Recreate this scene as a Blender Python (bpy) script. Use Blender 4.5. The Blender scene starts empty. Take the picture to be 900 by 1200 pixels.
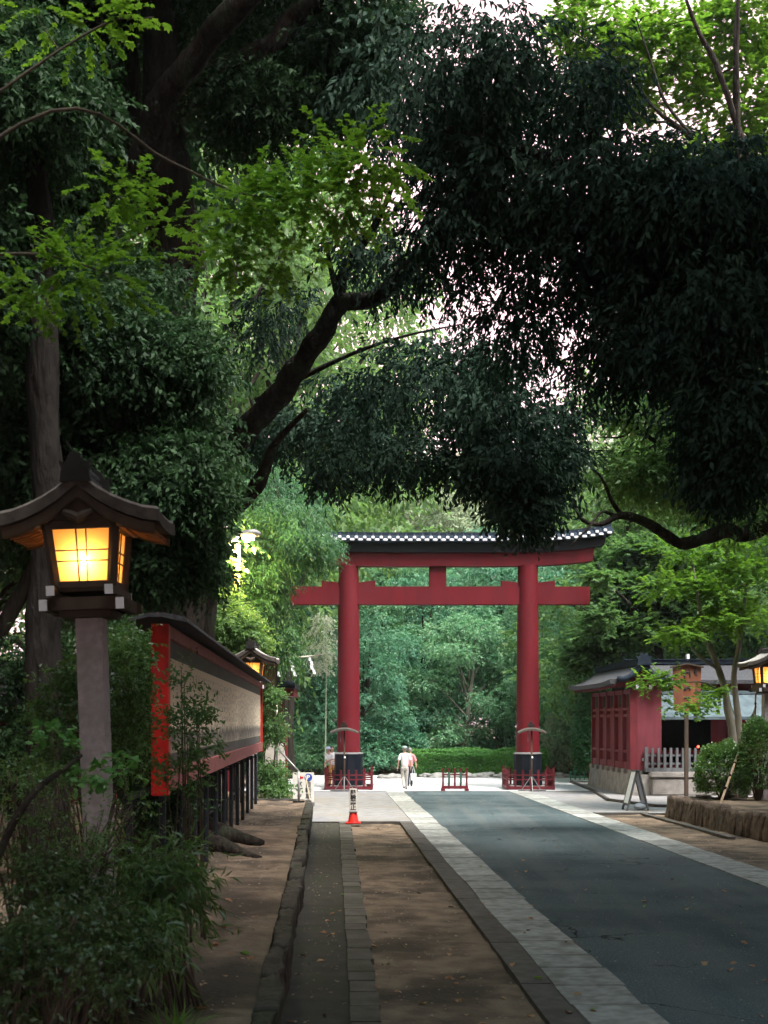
import bpy, bmesh, math, random
import numpy as np
from mathutils import Vector, Matrix, noise as mnoise

sc = bpy.context.scene
COL = sc.collection
R = math.radians
F, CX, HY, CH = 1500.0, 450.0, 847.0, 2.7      # focal length (px of 900x1200), principal x, horizon y, camera height
rng = np.random.default_rng(7)
rnd = random.Random(11)

def P(px, py, Y):
    return Vector(((px - CX) / F * Y, Y, CH + (HY - py) * Y / F))
def PG(px, py, z=0.0):
    Y = (CH - z) * F / (py - HY)
    return Vector(((px - CX) / F * Y, Y, z))
def RX(x0, Y):
    return x0 - 0.046 * Y
ROADA = math.atan(0.046)       # rotation about z that turns +Y onto the road axis

# ------------------------------------------------------------------ materials
MATS = {}
def new_mat(name):
    m = bpy.data.materials.new(name); m.use_nodes = True
    nt = m.node_tree; nt.nodes.clear()
    out = nt.nodes.new('ShaderNodeOutputMaterial')
    return m, nt, out
def rgb(c): return (c[0], c[1], c[2], 1.0)

def pm(name, c1, c2=None, scale=4.0, rough=0.7, bump=0.0, bscale=30.0, spec=0.3, metal=0.0, stretch=(1, 1, 1), c3=None, s3=0.7,
       island=0.0, detail=6.0, thr=(0.35, 0.65), thr3=(0.5, 0.7)):
    if name in MATS: return MATS[name]
    m, nt, out = new_mat(name)
    N, L = nt.nodes, nt.links
    b = N.new('ShaderNodeBsdfPrincipled')
    b.inputs['Roughness'].default_value = rough
    b.inputs['Metallic'].default_value = metal
    b.inputs['Specular IOR Level'].default_value = spec
    L.new(b.outputs[0], out.inputs[0])
    tc = N.new('ShaderNodeTexCoord')
    mp = N.new('ShaderNodeMapping'); mp.inputs['Scale'].default_value = stretch
    L.new(tc.outputs['Object'], mp.inputs[0])
    c2 = c2 or tuple(x * 0.8 for x in c1)
    n = N.new('ShaderNodeTexNoise'); n.inputs['Scale'].default_value = scale; n.inputs['Detail'].default_value = detail
    L.new(mp.outputs[0], n.inputs['Vector'])
    mr = N.new('ShaderNodeMapRange'); mr.inputs[1].default_value = thr[0]; mr.inputs[2].default_value = thr[1]
    L.new(n.outputs[0], mr.inputs[0])
    mx = N.new('ShaderNodeMix'); mx.data_type = 'RGBA'
    mx.inputs[6].default_value = rgb(c1); mx.inputs[7].default_value = rgb(c2)
    L.new(mr.outputs[0], mx.inputs[0])
    col = mx.outputs[2]
    if c3:
        n3 = N.new('ShaderNodeTexNoise'); n3.inputs['Scale'].default_value = s3; n3.inputs['Detail'].default_value = 5
        L.new(tc.outputs['Object'], n3.inputs['Vector'])
        m3 = N.new('ShaderNodeMapRange'); m3.inputs[1].default_value = thr3[0]; m3.inputs[2].default_value = thr3[1]
        L.new(n3.outputs[0], m3.inputs[0])
        x3 = N.new('ShaderNodeMix'); x3.data_type = 'RGBA'
        L.new(m3.outputs[0], x3.inputs[0]); L.new(col, x3.inputs[6]); x3.inputs[7].default_value = rgb(c3)
        col = x3.outputs[2]
    if island > 0:
        g = N.new('ShaderNodeNewGeometry')
        mi = N.new('ShaderNodeMapRange'); mi.inputs[3].default_value = 1 - island; mi.inputs[4].default_value = 1 + island
        L.new(g.outputs['Random Per Island'], mi.inputs[0])
        hs = N.new('ShaderNodeHueSaturation')
        L.new(mi.outputs[0], hs.inputs['Value']); L.new(col, hs.inputs['Color'])
        col = hs.outputs[0]
    L.new(col, b.inputs['Base Color'])
    if bump > 0:
        nb = N.new('ShaderNodeTexNoise'); nb.inputs['Scale'].default_value = bscale; nb.inputs['Detail'].default_value = 8
        L.new(mp.outputs[0], nb.inputs['Vector'])
        bp = N.new('ShaderNodeBump'); bp.inputs['Strength'].default_value = 0.9; bp.inputs['Distance'].default_value = bump
        L.new(nb.outputs[0], bp.inputs['Height']); L.new(bp.outputs[0], b.inputs['Normal'])
    MATS[name] = m
    return m

def leafm(name, c1, c2, trans=0.35, tcol=None, rough=0.5, spec=0.35, nscale=0.6):
    if name in MATS: return MATS[name]
    m, nt, out = new_mat(name)
    N, L = nt.nodes, nt.links
    g = N.new('ShaderNodeNewGeometry'); tc = N.new('ShaderNodeTexCoord')
    n = N.new('ShaderNodeTexNoise'); n.inputs['Scale'].default_value = nscale; n.inputs['Detail'].default_value = 2
    L.new(tc.outputs['Object'], n.inputs['Vector'])
    ad = N.new('ShaderNodeMath'); ad.operation = 'MULTIPLY_ADD'; ad.inputs[1].default_value = 0.65
    L.new(g.outputs['Random Per Island'], ad.inputs[0])
    sb = N.new('ShaderNodeMath'); sb.operation = 'MULTIPLY_ADD'; sb.inputs[1].default_value = 1.6; sb.inputs[2].default_value = -0.6
    L.new(n.outputs[0], sb.inputs[0]); L.new(sb.outputs[0], ad.inputs[2])
    ad.use_clamp = True
    mx = N.new('ShaderNodeMix'); mx.data_type = 'RGBA'
    mx.inputs[6].default_value = rgb(c1); mx.inputs[7].default_value = rgb(c2)
    L.new(ad.outputs[0], mx.inputs[0])
    b = N.new('ShaderNodeBsdfPrincipled'); b.inputs['Roughness'].default_value = rough
    b.inputs['Specular IOR Level'].default_value = spec
    L.new(mx.outputs[2], b.inputs['Base Color'])
    t = N.new('ShaderNodeBsdfTranslucent')
    hs = N.new('ShaderNodeHueSaturation'); hs.inputs['Hue'].default_value = 0.485; hs.inputs['Saturation'].default_value = 1.15
    hs.inputs['Value'].default_value = 1.9
    L.new(mx.outputs[2], hs.inputs['Color']); L.new(hs.outputs[0], t.inputs[0])
    s = N.new('ShaderNodeMixShader'); s.inputs[0].default_value = trans
    L.new(b.outputs[0], s.inputs[1]); L.new(t.outputs[0], s.inputs[2]); L.new(s.outputs[0], out.inputs[0])
    MATS[name] = m
    return m

def emit(name, c, s):
    m, nt, out = new_mat(name)
    e = nt.nodes.new('ShaderNodeEmission'); e.inputs[0].default_value = rgb(c); e.inputs[1].default_value = s
    nt.links.new(e.outputs[0], out.inputs[0]); return m

# ------------------------------------------------------------------ mesh builder
class MB:
    def __init__(s): s.v = []; s.f = []; s.n = 0
    def add(s, v, f):
        v = np.asarray(v, dtype=float).reshape(-1, 3)
        s.v.append(v); s.f += [tuple(int(i) + s.n for i in q) for q in f]; s.n += len(v); return s
    def box(s, c, d, rot=None, bev=0.0):
        x, y, z = [a / 2 for a in d]
        if bev <= 0:
            v = [(-x, -y, -z), (x, -y, -z), (x, y, -z), (-x, y, -z), (-x, -y, z), (x, -y, z), (x, y, z), (-x, y, z)]
            f = [(0, 3, 2, 1), (4, 5, 6, 7), (0, 1, 5, 4), (1, 2, 6, 5), (2, 3, 7, 6), (3, 0, 4, 7)]
            v = np.array(v)
        else:
            bm = bmesh.new(); bmesh.ops.create_cube(bm, size=1)
            bmesh.ops.scale(bm, vec=(d[0], d[1], d[2]), verts=bm.verts)
            bmesh.ops.bevel(bm, geom=bm.edges, offset=min(bev, min(d) * .45), segments=2, affect='EDGES')
            bm.verts.index_update()
            v = np.array([q.co[:] for q in bm.verts]); f = [tuple(q.index for q in p.verts) for p in bm.faces]; bm.free()
        if rot is not None:
            M = np.array(rot.to_3x3() if hasattr(rot, 'to_3x3') else rot); v = v @ M.T
        return s.add(v + np.array(c, float), f)
    def bar(s, a, b, w, h, bev=0.0):
        a, b = Vector(a), Vector(b); d = b - a
        q = d.to_track_quat('X', 'Z').to_matrix()
        return s.box((a + b) / 2, (d.length, w, h), q, bev)
    def tube(s, pts, rad, sides=8, cap=True, sx=1.0):
        pts = np.array([tuple(p) for p in pts], float); n = len(pts)
        rad = np.broadcast_to(np.asarray(rad, float), (n,))
        T = np.gradient(pts, axis=0); T /= np.linalg.norm(T, axis=1)[:, None] + 1e-9
        ref = np.array([0.31, 0.17, 0.93]) if abs(T[0][2]) < .8 else np.array([0.0, 1.0, 0.0])
        vs = []
        prev = None
        for i in range(n):
            u = np.cross(ref, T[i]) if prev is None else prev - T[i] * np.dot(prev, T[i])
            u /= np.linalg.norm(u) + 1e-9; w = np.cross(T[i], u); prev = u
            a = np.arange(sides) * 2 * math.pi / sides
            vs.append(pts[i] + rad[i] * (np.cos(a)[:, None] * u * sx + np.sin(a)[:, None] * w))
        v = np.concatenate(vs); f = []
        for i in range(n - 1):
            for k in range(sides):
                k2 = (k + 1) % sides
                f.append((i * sides + k, i * sides + k2, (i + 1) * sides + k2, (i + 1) * sides + k))
        if cap:
            f.append(tuple(range(sides - 1, -1, -1))); f.append(tuple((n - 1) * sides + k for k in range(sides)))
        return s.add(v, f)
    def cyl(s, c, r, h, sides=16, r2=None):
        c = Vector(c); return s.tube([c, c + Vector((0, 0, h))], [r, r if r2 is None else r2], sides)
    def prism(s, poly, axis, a, b):
        """poly: 2D points; axis 'X','Y','Z' extruded from a to b. poly coords are the other two axes in order."""
        n = len(poly); v = []
        for t in (a, b):
            for (p, q) in poly:
                v.append({'X': (t, p, q), 'Y': (p, t, q), 'Z': (p, q, t)}[axis])
        f = [tuple(range(n - 1, -1, -1)), tuple(range(n, 2 * n))]
        f += [(i, (i + 1) % n, n + (i + 1) % n, n + i) for i in range(n)]
        return s.add(v, f)
    def sphere(s, c, r, u=12, w=8, sc_=(1, 1, 1)):
        v = []; f = []
        for i in range(w + 1):
            th = math.pi * i / w
            for j in range(u):
                ph = 2 * math.pi * j / u
                v.append((c[0] + r * sc_[0] * math.sin(th) * math.cos(ph), c[1] + r * sc_[1] * math.sin(th) * math.sin(ph), c[2] + r * sc_[2] * math.cos(th)))
        for i in range(w):
            for j in range(u):
                f.append((i * u + j, (i + 1) * u + j, (i + 1) * u + (j + 1) % u, i * u + (j + 1) % u))
        return s.add(v, f)
    def build(s, name, mat, parent=None, smooth=False, loc=None, fixn=True):
        me = bpy.data.meshes.new(name)
        v = np.concatenate(s.v) if s.v else np.zeros((0, 3))
        if loc is not None: v = v - np.array(loc, float)
        me.from_pydata(v.tolist(), [], s.f); me.validate()
        if fixn:
            bm = bmesh.new(); bm.from_mesh(me); bmesh.ops.recalc_face_normals(bm, faces=bm.faces); bm.to_mesh(me); bm.free()
        if mat is not None: me.materials.append(mat)
        if smooth: me.shade_smooth()
        me.update()
        o = bpy.data.objects.new(name, me); COL.objects.link(o)
        if parent is not None: o.parent = parent
        if loc is not None: o.location = loc
        return o

def auto_smooth(o, ang=35):
    me = o.data
    bm = bmesh.new(); bm.from_mesh(me)
    for e in bm.edges:
        e.smooth = len(e.link_faces) == 2 and e.calc_face_angle(3.0) < R(ang)
    for f in bm.faces: f.smooth = True
    bm.to_mesh(me); bm.free(); return o

def empty(name, loc, rz=0.0):
    o = bpy.data.objects.new(name, None); COL.objects.link(o); o.location = loc; o.rotation_euler = (0, 0, rz)
    o.empty_display_size = .2; return o
def tag(o, label=None, cat=None, group=None, kind=None):
    if label: o['label'] = label
    if cat: o['category'] = cat
    if group: o['group'] = group
    if kind: o['kind'] = kind
    return o
def thing(name, label, cat, loc, rz=0.0, group=None):
    return tag(empty(name, loc, rz), label, cat, group)
def copy_tree(o, parent=None):
    c = o.copy(); COL.objects.link(c); c.parent = parent
    for ch in list(o.children): copy_tree(ch, c)
    return c
def nz(x, y, z=0.0): return mnoise.noise((x, y, z))

# ------------------------------------------------------------------ palette
M_red = pm('torii_vermilion', (.14, .0065, .013), (.09, .005, .010), 2.5, .6, .003, 60, .2, stretch=(1, 1, .14), thr=(.3, .7), c3=(.11, .010, .016), s3=.5)
M_black = pm('black_lacquer', (.007, .010, .015), (.012, .016, .022), 2, .5, .002, 40, .3)
M_blackb = pm('black_plinth_cladding', (.004, .006, .011), (.008, .010, .016), 2, .6, .002, 40, .12)
M_tile = pm('dark_roof_tile', (.012, .018, .028), (.022, .030, .042), 6, .85, .004, 30, .08)
M_white = pm('white_plaster', (.8, .8, .84), (.7, .7, .76), 10, .6)
M_fred = pm('dark_red_fence_paint', (.13, .012, .02), (.09, .012, .018), 8, .5, .002, 50)
M_wood = pm('weathered_dark_wood', (.075, .05, .035), (.045, .032, .024), 6, .75, .004, 40, .3, stretch=(1, 1, .15))
M_shing = pm('weathered_grey_shingles', (.085, .072, .063), (.05, .042, .038), 9, .85, .01, 30, .2)
M_post = pm('grey_granite_post', (.38, .335, .35), (.28, .25, .26), 14, .85, .003, 120, .2, c3=(.20, .19, .165), s3=2.0)
M_bark = pm('dark_bark', (.045, .036, .030), (.018, .015, .013), 7, .95, .09, 14, .1, stretch=(1, 1, .22), c3=(.045, .05, .036), s3=1.8)
M_barkp = pm('pale_smooth_bark', (.20, .18, .15), (.12, .11, .09), 4, .9, .012, 16, .2, stretch=(1, 1, .4), c3=(.1, .12, .09), s3=2)
M_twig = pm('thin_twig_bark', (.10, .08, .06), (.06, .05, .04), 8, .9, .002, 60, .2)
M_soil = pm('packed_brown_earth', (.225, .165, .120), (.125, .09, .066), 2.4, .95, .03, 16, .1, c3=(.07, .055, .043), s3=.6, thr3=(.48, .62))
M_gravel = pm('pale_raked_gravel', (.56, .55, .56), (.46, .45, .46), 20, .9, .01, 70, .2, c3=(.5, .48, .46), s3=.3)
M_gravg = pm('grey_gravel', (.30, .28, .28), (.17, .16, .16), 26, .9, .02, 60, .2)
M_asph = pm('grey_asphalt', (.066, .086, .094), (.028, .040, .046), 75, .95, .010, 120, .04, c3=(.05, .066, .072), s3=.45, thr3=(.4, .62), detail=3)
def asphalt():
    m, nt, out = new_mat('worn_asphalt'); N, L = nt.nodes, nt.links
    b = N.new('ShaderNodeBsdfPrincipled'); b.inputs['Roughness'].default_value = .93; b.inputs['Specular IOR Level'].default_value = .08; L.new(b.outputs[0], out.inputs[0])
    tc = N.new('ShaderNodeTexCoord')
    def noise(sc_, det, a0, a1, vec=None):
        n = N.new('ShaderNodeTexNoise'); n.inputs['Scale'].default_value = sc_; n.inputs['Detail'].default_value = det; L.new(vec or tc.outputs['Object'], n.inputs['Vector'])
        mr = N.new('ShaderNodeMapRange'); mr.inputs[1].default_value = a0; mr.inputs[2].default_value = a1; L.new(n.outputs[0], mr.inputs[0]); return mr.outputs[0], n
    def mix(f, a, c, typ='MIX'):
        x = N.new('ShaderNodeMix'); x.data_type = 'RGBA'; x.blend_type = typ
        if isinstance(f, float): x.inputs[0].default_value = f
        else: L.new(f, x.inputs[0])
        for i, v in ((6, a), (7, c)):
            if isinstance(v, tuple): x.inputs[i].default_value = rgb(v)
            else: L.new(v, x.inputs[i])
        return x.outputs[2]
    g1, gn = noise(45, 4, .36, .64); col = mix(g1, (.046, .064, .071), (.105, .132, .140))
    g2, _ = noise(.5, 5, .42, .60); col = mix(g2, col, (.050, .068, .075))
    # aggregate chips
    vo = N.new('ShaderNodeTexVoronoi'); vo.inputs['Scale'].default_value = 26; L.new(tc.outputs['Object'], vo.inputs['Vector'])
    lt = N.new('ShaderNodeMath'); lt.operation = 'LESS_THAN'; lt.inputs[1].default_value = .16; L.new(vo.outputs['Distance'], lt.inputs[0]); col = mix(lt.outputs[0], col, (.24, .25, .245))
    # worn wheel tracks along the lane
    mp = N.new('ShaderNodeMapping'); mp.inputs['Scale'].default_value = (1.1, .05, 1); mp.inputs['Rotation'].default_value = (0, 0, -.046); L.new(tc.outputs['Object'], mp.inputs[0])
    g3, _ = noise(1.6, 3, .45, .62, mp.outputs[0]); x3 = N.new('ShaderNodeMath'); x3.operation = 'MULTIPLY'; x3.inputs[1].default_value = .35; L.new(g3, x3.inputs[0]); col = mix(x3.outputs[0], col, (.125, .13, .13))
    # cracks
    wv = N.new('ShaderNodeTexNoise'); wv.inputs['Scale'].default_value = 1.3; wv.inputs['Detail'].default_value = 6; L.new(tc.outputs['Object'], wv.inputs['Vector'])
    va = N.new('ShaderNodeVectorMath'); va.operation = 'MULTIPLY_ADD'; va.inputs[1].default_value = (.9, .9, .9); L.new(wv.outputs['Color'], va.inputs[0]); L.new(tc.outputs['Object'], va.inputs[2])
    v2 = N.new('ShaderNodeTexVoronoi'); v2.feature = 'DISTANCE_TO_EDGE'; v2.inputs['Scale'].default_value = .42; L.new(va.outputs[0], v2.inputs['Vector'])
    cr_ = N.new('ShaderNodeMath'); cr_.operation = 'LESS_THAN'; cr_.inputs[1].default_value = .0045; L.new(v2.outputs['Distance'], cr_.inputs[0])
    g4, _ = noise(.35, 3, .50, .56); c4 = N.new('ShaderNodeMath'); c4.operation = 'MULTIPLY'; L.new(cr_.outputs[0], c4.inputs[0]); L.new(g4, c4.inputs[1])
    col = mix(c4.outputs[0], col, (.012, .013, .013)); L.new(col, b.inputs['Base Color'])
    bp = N.new('ShaderNodeBump'); bp.inputs['Distance'].default_value = .012; bp.inputs['Strength'].default_value = .8; L.new(gn.outputs[0], bp.inputs['Height']); L.new(bp.outputs[0], b.inputs['Normal'])
    return m
M_asph2 = asphalt()
M_apron = pm('worn_grey_paving', (.24, .235, .24), (.17, .165, .17), 3, .85, .006, 60, .25, c3=(.2, .18, .16), s3=.6)
M_slab = pm('pale_granite_slabs', (.35, .355, .34), (.23, .23, .217), 7, .9, .006, 90, .15, c3=(.17, .165, .15), s3=2.6, island=.24, thr3=(.5, .7))
M_kerb = pm('grey_kerb_concrete', (.105, .096, .09), (.07, .064, .06), 6, .9, .006, 70, .15, c3=(.055, .05, .04), s3=1.1, island=.06)
M_moss = pm('mossy_old_asphalt', (.062, .056, .048), (.042, .040, .034), 3, .95, .01, 50, .15, c3=(.048, .052, .034), s3=1.2)
M_rock = pm('dark_mossy_stone', (.060, .052, .045), (.032, .029, .025), 4, .9, .04, 10, .2, c3=(.03, .036, .022), s3=1.8, island=.12)
M_rockr = pm('brown_split_stone', (.13, .095, .072), (.06, .046, .037), 5, .9, .06, 9, .2, c3=(.17, .125, .095), s3=2.2, island=.22, thr=(.4, .6))
M_found = pm('granite_foundation', (.30, .275, .26), (.19, .175, .165), 3, .9, .02, 20, .2, island=.15)
M_grey = pm('silvery_wood', (.13, .135, .145), (.08, .082, .09), 6, .8, .003, 40, .25, stretch=(1, 1, .2))
M_wred = pm('aged_red_wood_panel', (.17, .030, .042), (.12, .021, .031), 5, .65, .003, 40, .3, stretch=(1, 1, .25))
M_wredd = pm('deep_red_wood_post', (.15, .018, .026), (.10, .014, .020), 5, .6, .003, 40, .3, stretch=(1, 1, .25))
M_copper = pm('blue_grey_copper_roof', (.10, .135, .15), (.065, .085, .10), 5, .75, .003, 30, .12)
M_roofd = pm('grey_cypress_bark_roof', (.07, .069, .078), (.038, .038, .044), 14, .85, .012, 40, .25, stretch=(1, 3, 1))
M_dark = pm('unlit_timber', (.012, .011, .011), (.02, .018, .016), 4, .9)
M_blade = pm('mounted_steel', (.35, .36, .37), (.28, .29, .3), 5, .4, metal=.7)
M_alum = pm('dull_grey_metal', (.30, .30, .30), (.22, .22, .22), 6, .45, metal=.5)

L_near = leafm('shaded_evergreen_leaf', (.018, .040, .030), (.036, .070, .045), .12, spec=.10, rough=.7)  # leaf colour darkened to stand for the shaded undersides of the canopy
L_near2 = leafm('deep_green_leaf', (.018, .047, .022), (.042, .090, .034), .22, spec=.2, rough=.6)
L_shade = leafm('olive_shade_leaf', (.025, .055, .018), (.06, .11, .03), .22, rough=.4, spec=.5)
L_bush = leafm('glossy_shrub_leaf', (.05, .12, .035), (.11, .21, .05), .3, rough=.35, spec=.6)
L_maple = leafm('young_maple_leaf', (.075, .165, .03), (.14, .25, .05), .5, spec=.2)
L_mapler = leafm('yellow_green_maple_leaf', (.07, .165, .035), (.14, .26, .05), .46, spec=.2)
L_mid = leafm('mid_green_leaf', (.055, .12, .045), (.10, .19, .06), .4)
L_teal = leafm('haze_tinted_green_leaf', (.08, .205, .12), (.20, .36, .19), .34)  # bluish tint puts the distant haze into the leaf colour
L_teald = leafm('haze_tinted_dark_leaf', (.05, .155, .105), (.125, .27, .155), .3)  # darker leaf with the same haze tint in its colour
L_pale = leafm('haze_paled_leaf', (.21, .28, .18), (.34, .39, .25), .3)  # leaf colour paled to carry far haze and sunlight
L_conif = leafm('feathery_green_leaf', (.025, .085, .04), (.06, .15, .06), .28)
L_hedge = leafm('clipped_hedge_leaf', (.06, .17, .055), (.12, .28, .07), .3)
L_white = leafm('pale_bamboo_leaf', (.36, .40, .30), (.5, .54, .42), .3)  # whitish leaf tone for the bamboo tip
L_bamboo = leafm('bamboo_grass_leaf', (.035, .09, .026), (.09, .17, .04), .28, rough=.35, spec=.6)
L_grass = leafm('bright_grass_blade', (.08, .17, .03), (.14, .26, .05), .35)
L_dead = leafm('dry_brown_leaf', (.22, .10, .045), (.32, .17, .08), .15)
L_lit = leafm('light_green_leaf', (.070, .15, .05), (.13, .22, .07), .42)

# ------------------------------------------------------------------ leaves
T_DIA = (np.array([(0, 0, 0), (.45, .5, .10), (1, 0, -.12), (.45, -.5, .10)]), [(0, 3, 2, 1)])
T_LEAF = (np.array([(0, 0, 0), (.3, .46, .08), (.7, .36, .02), (1, 0, -.14), (.7, -.36, .02), (.3, -.46, .08)]), [(0, 5, 4, 3), (0, 3, 2, 1)])
def _maple():
    v = []; f = []
    for a, l in ((0, 1.0), (48, .88), (-48, .88), (98, .6), (-98, .6)):
        c, s_ = math.cos(R(a)), math.sin(R(a)); k = len(v)
        for (x, y, z) in ((0, 0, 0), (.5 * l, .30 * l, .04), (l, 0, -.08), (.5 * l, -.30 * l, .04)):
            v.append((x * c - y * s_, x * s_ + y * c, z))
        f.append((k, k + 3, k + 2, k + 1))
    return np.array(v), f
T_MAPLE = _maple()

def nrm(a): return a / (np.linalg.norm(a, axis=-1, keepdims=True) + 1e-9)
def leaves_on_twigs(o, d, tl, m, L, W, tmpl, droop=.25, up=.7, ang=.75, rg=rng):
    """o,d: twig origins/directions (N,3); tl twig length; m leaves per twig -> vertices (K,3), faces"""
    N = len(o); k = np.arange(m)
    t = (k + .6) / m
    pos = o[:, None, :] + d[:, None, :] * (t[None, :, None] * tl[:, None, None])
    pos[..., 2] -= droop * (t[None, :] ** 2) * tl[:, None] * .5
    n0 = rg.normal(size=(N, m, 3)) * (1 - up); n0[..., 2] += up; n0 = nrm(n0)
    side = np.where(k % 2 == 0, 1.0, -1.0)[None, :, None]
    b0 = nrm(np.cross(np.broadcast_to(d[:, None, :], (N, m, 3)), n0))
    ld = nrm(d[:, None, :] * (1 - ang * .6) + side * b0 * ang + rg.normal(size=(N, m, 3)) * .22 - np.array([0, 0, droop]))
    b = nrm(np.cross(n0, ld)); n = np.cross(ld, b)
    s = L * rg.uniform(.65, 1.2, size=(N, m, 1))
    tv, tf = tmpl
    out = (pos[:, :, None, :] + s[:, :, None] * (tv[None, None, :, 0:1] * ld[:, :, None, :]
           + tv[None, None, :, 1:2] * W * b[:, :, None, :] + tv[None, None, :, 2:3] * n[:, :, None, :]))
    V = out.reshape(-1, 3); K = N * m; nv = len(tv)
    Fq = (np.arange(K)[:, None, None] * nv + np.array(tf)[None]).reshape(-1, 4)
    return V, Fq
def mesh_np(name, V, Fq, mat, parent=None, loc=None):
    V = np.asarray(V, float)
    if loc is not None: V = V - np.array(loc, float)
    me = bpy.data.meshes.new(name); n, k = len(V), len(Fq)
    me.vertices.add(n); me.vertices.foreach_set('co', V.astype(np.float32).ravel())
    me.loops.add(k * 4); me.loops.foreach_set('vertex_index', Fq.astype(np.int32).ravel())
    me.polygons.add(k); me.polygons.foreach_set('loop_start', (np.arange(k) * 4).astype(np.int32))
    me.update(calc_edges=True); me.materials.append(mat)
    o = bpy.data.objects.new(name, me); COL.objects.link(o)
    if parent is not None: o.parent = parent
    return o
def merge(parts):
    V = []; Fq = []; n = 0
    for v, f in parts:
        V.append(v); Fq.append(f + n); n += len(v)
    return np.concatenate(V), np.concatenate(Fq)

def smooth_path(pts, k=5):
    """Catmull-Rom through (x,y,z,r) points"""
    p = [np.array(q, float) for q in pts]
    if len(p) < 3: k = max(k, 3)
    q = [2 * p[0] - p[1]] + p + [2 * p[-1] - p[-2]]; out = []
    for i in range(1, len(q) - 2):
        for j in range(k):
            t = j / k; a, b, c, d = q[i - 1], q[i], q[i + 1], q[i + 2]
            out.append(.5 * ((2 * b) + (c - a) * t + (2 * a - 5 * b + 4 * c - d) * t * t + (3 * b - a - 3 * c + d) * t ** 3))
    out.append(p[-1]); return np.array(out)

def tree(name, label, cat, base, paths, blobs, leaf, leafmat, barkmat, group=None, crown='crown', trunk='trunk', branches=True, sides=9,
         rough=.06, seed=1, twig_r=.012):
    """base: world xyz. paths: lists of (x,y,z,r) world. blobs: (cx,cy,cz,rx,ry,rz,nclumps,twigs_per_clump,clump_radius).
       leaf: dict(L,W,m,tl,droop,up,tmpl)"""
    rg = np.random.default_rng(seed)
    root = thing(name, label, cat, base, 0, group)
    b = np.array(base, float)
    tb = MB(); samples = []
    for pth in paths:
        s = smooth_path(pth, 6)
        wob = np.array([[nz(q[0] * 1.7, q[1] * 1.7 + 9, q[2] * 1.1), nz(q[0] * 1.3 + 5, q[1], q[2] * 1.1), 0] for q in s])
        s[:, :3] += wob * s[:, 3:4] * .35
        tb.tube(s[:, :3] - b, np.maximum(s[:, 3] * (1 + rough * rg.normal(size=len(s))), .004), sides)
        samples.append(s)
    S = np.concatenate(samples) if samples else np.zeros((0, 4))
    parts = []
    for (cx, cy, cz, rx, ry, rz, nc, nt, cr) in blobs:
        c = np.array([cx, cy, cz]); rr = np.array([rx, ry, rz])
        dirs = nrm(rg.normal(size=(nc, 3)))
        cc = c + dirs * (rg.uniform(.12, 1.0, size=(nc, 1)) ** .5) * rr
        if branches and len(S):
            dq = [np.linalg.norm(S[:, :3] - q, axis=1).min() for q in cc]
            for qi in np.argsort(dq):
                q = cc[qi]
                dd = np.linalg.norm(S[:, :3] - q, axis=1) + np.maximum(S[:, 2] - q[2] + .3, 0) * .7
                a = S[int(np.argmin(dd))]
                ln = np.linalg.norm(a[:3] - q)
                if ln < .05 or ln > 3.2: continue
                mid = (a[:3] + q) / 2 + rg.normal(size=3) * ln * .08 + np.array([0, 0, ln * .06])
                r0 = min(a[3] * .6, twig_r + .012 * ln)
                sp = smooth_path([(*a[:3], r0), (*mid, r0 * .6), (*q, twig_r * .4)], 3)
                tb.tube(sp[:, :3] - b, sp[:, 3], 5, False); S = np.concatenate([S, sp[2:]])
        n = nc * nt
        off = rg.normal(size=(nc, nt, 3)) * np.array([1, 1, .62]) * cr * .55
        o = (cc[:, None, :] + off).reshape(-1, 3)
        d = nrm(off.reshape(-1, 3) * 1.0 / cr + np.repeat(dirs, nt, 0) * .5 + rg.normal(size=(n, 3)) * .35 + np.array([0, 0, -leaf.get('droop', .25) * .8]))
        tl = leaf['tl'] * rg.uniform(.6, 1.3, size=n)
        parts.append(leaves_on_twigs(o, d, tl, leaf['m'], leaf['L'], leaf['W'], leaf.get('tmpl', T_DIA), leaf.get('droop', .25), leaf.get('up', .6), leaf.get('ang', .75), rg))
    if tb.n: tb.build(trunk, barkmat, root, smooth=True, fixn=False)
    if parts:
        V, Fq = merge(parts); mesh_np(crown, V - b, Fq, leafmat, root)
    return root

def pb(px, py, Y, rpx, rpy, rY, nc, nt, cr):
    """a leaf blob given where it stands in the view"""
    c = P(px, py, Y); k = Y / F
    sh = lambda a: max(a - .8 * cr, a * .3)
    return (c.x, c.y, c.z, sh(rpx * k), sh(rY), sh(rpy * k), nc, nt, cr)
def pp(px, py, Y, r): 
    c = P(px, py, Y); return (c.x, c.y, c.z, r)

# ================================================================== CAMERA, LIGHT, SKY
cam = bpy.data.cameras.new('Camera'); co = bpy.data.objects.new('Camera', cam); COL.objects.link(co)
co.location = (0, 0, CH); co.rotation_euler = (R(90), 0, 0)
cam.sensor_fit = 'VERTICAL'; cam.sensor_height = 36.0; cam.sensor_width = 27.0
cam.lens = F / 1200 * 36.0
cam.shift_y = (HY - 600.0) / 1200.0
cam.clip_start = .1; cam.clip_end = 2000
cam.dof.use_dof = True; cam.dof.focus_distance = 46; cam.dof.aperture_fstop = 4.0
sc.camera = co

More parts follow.
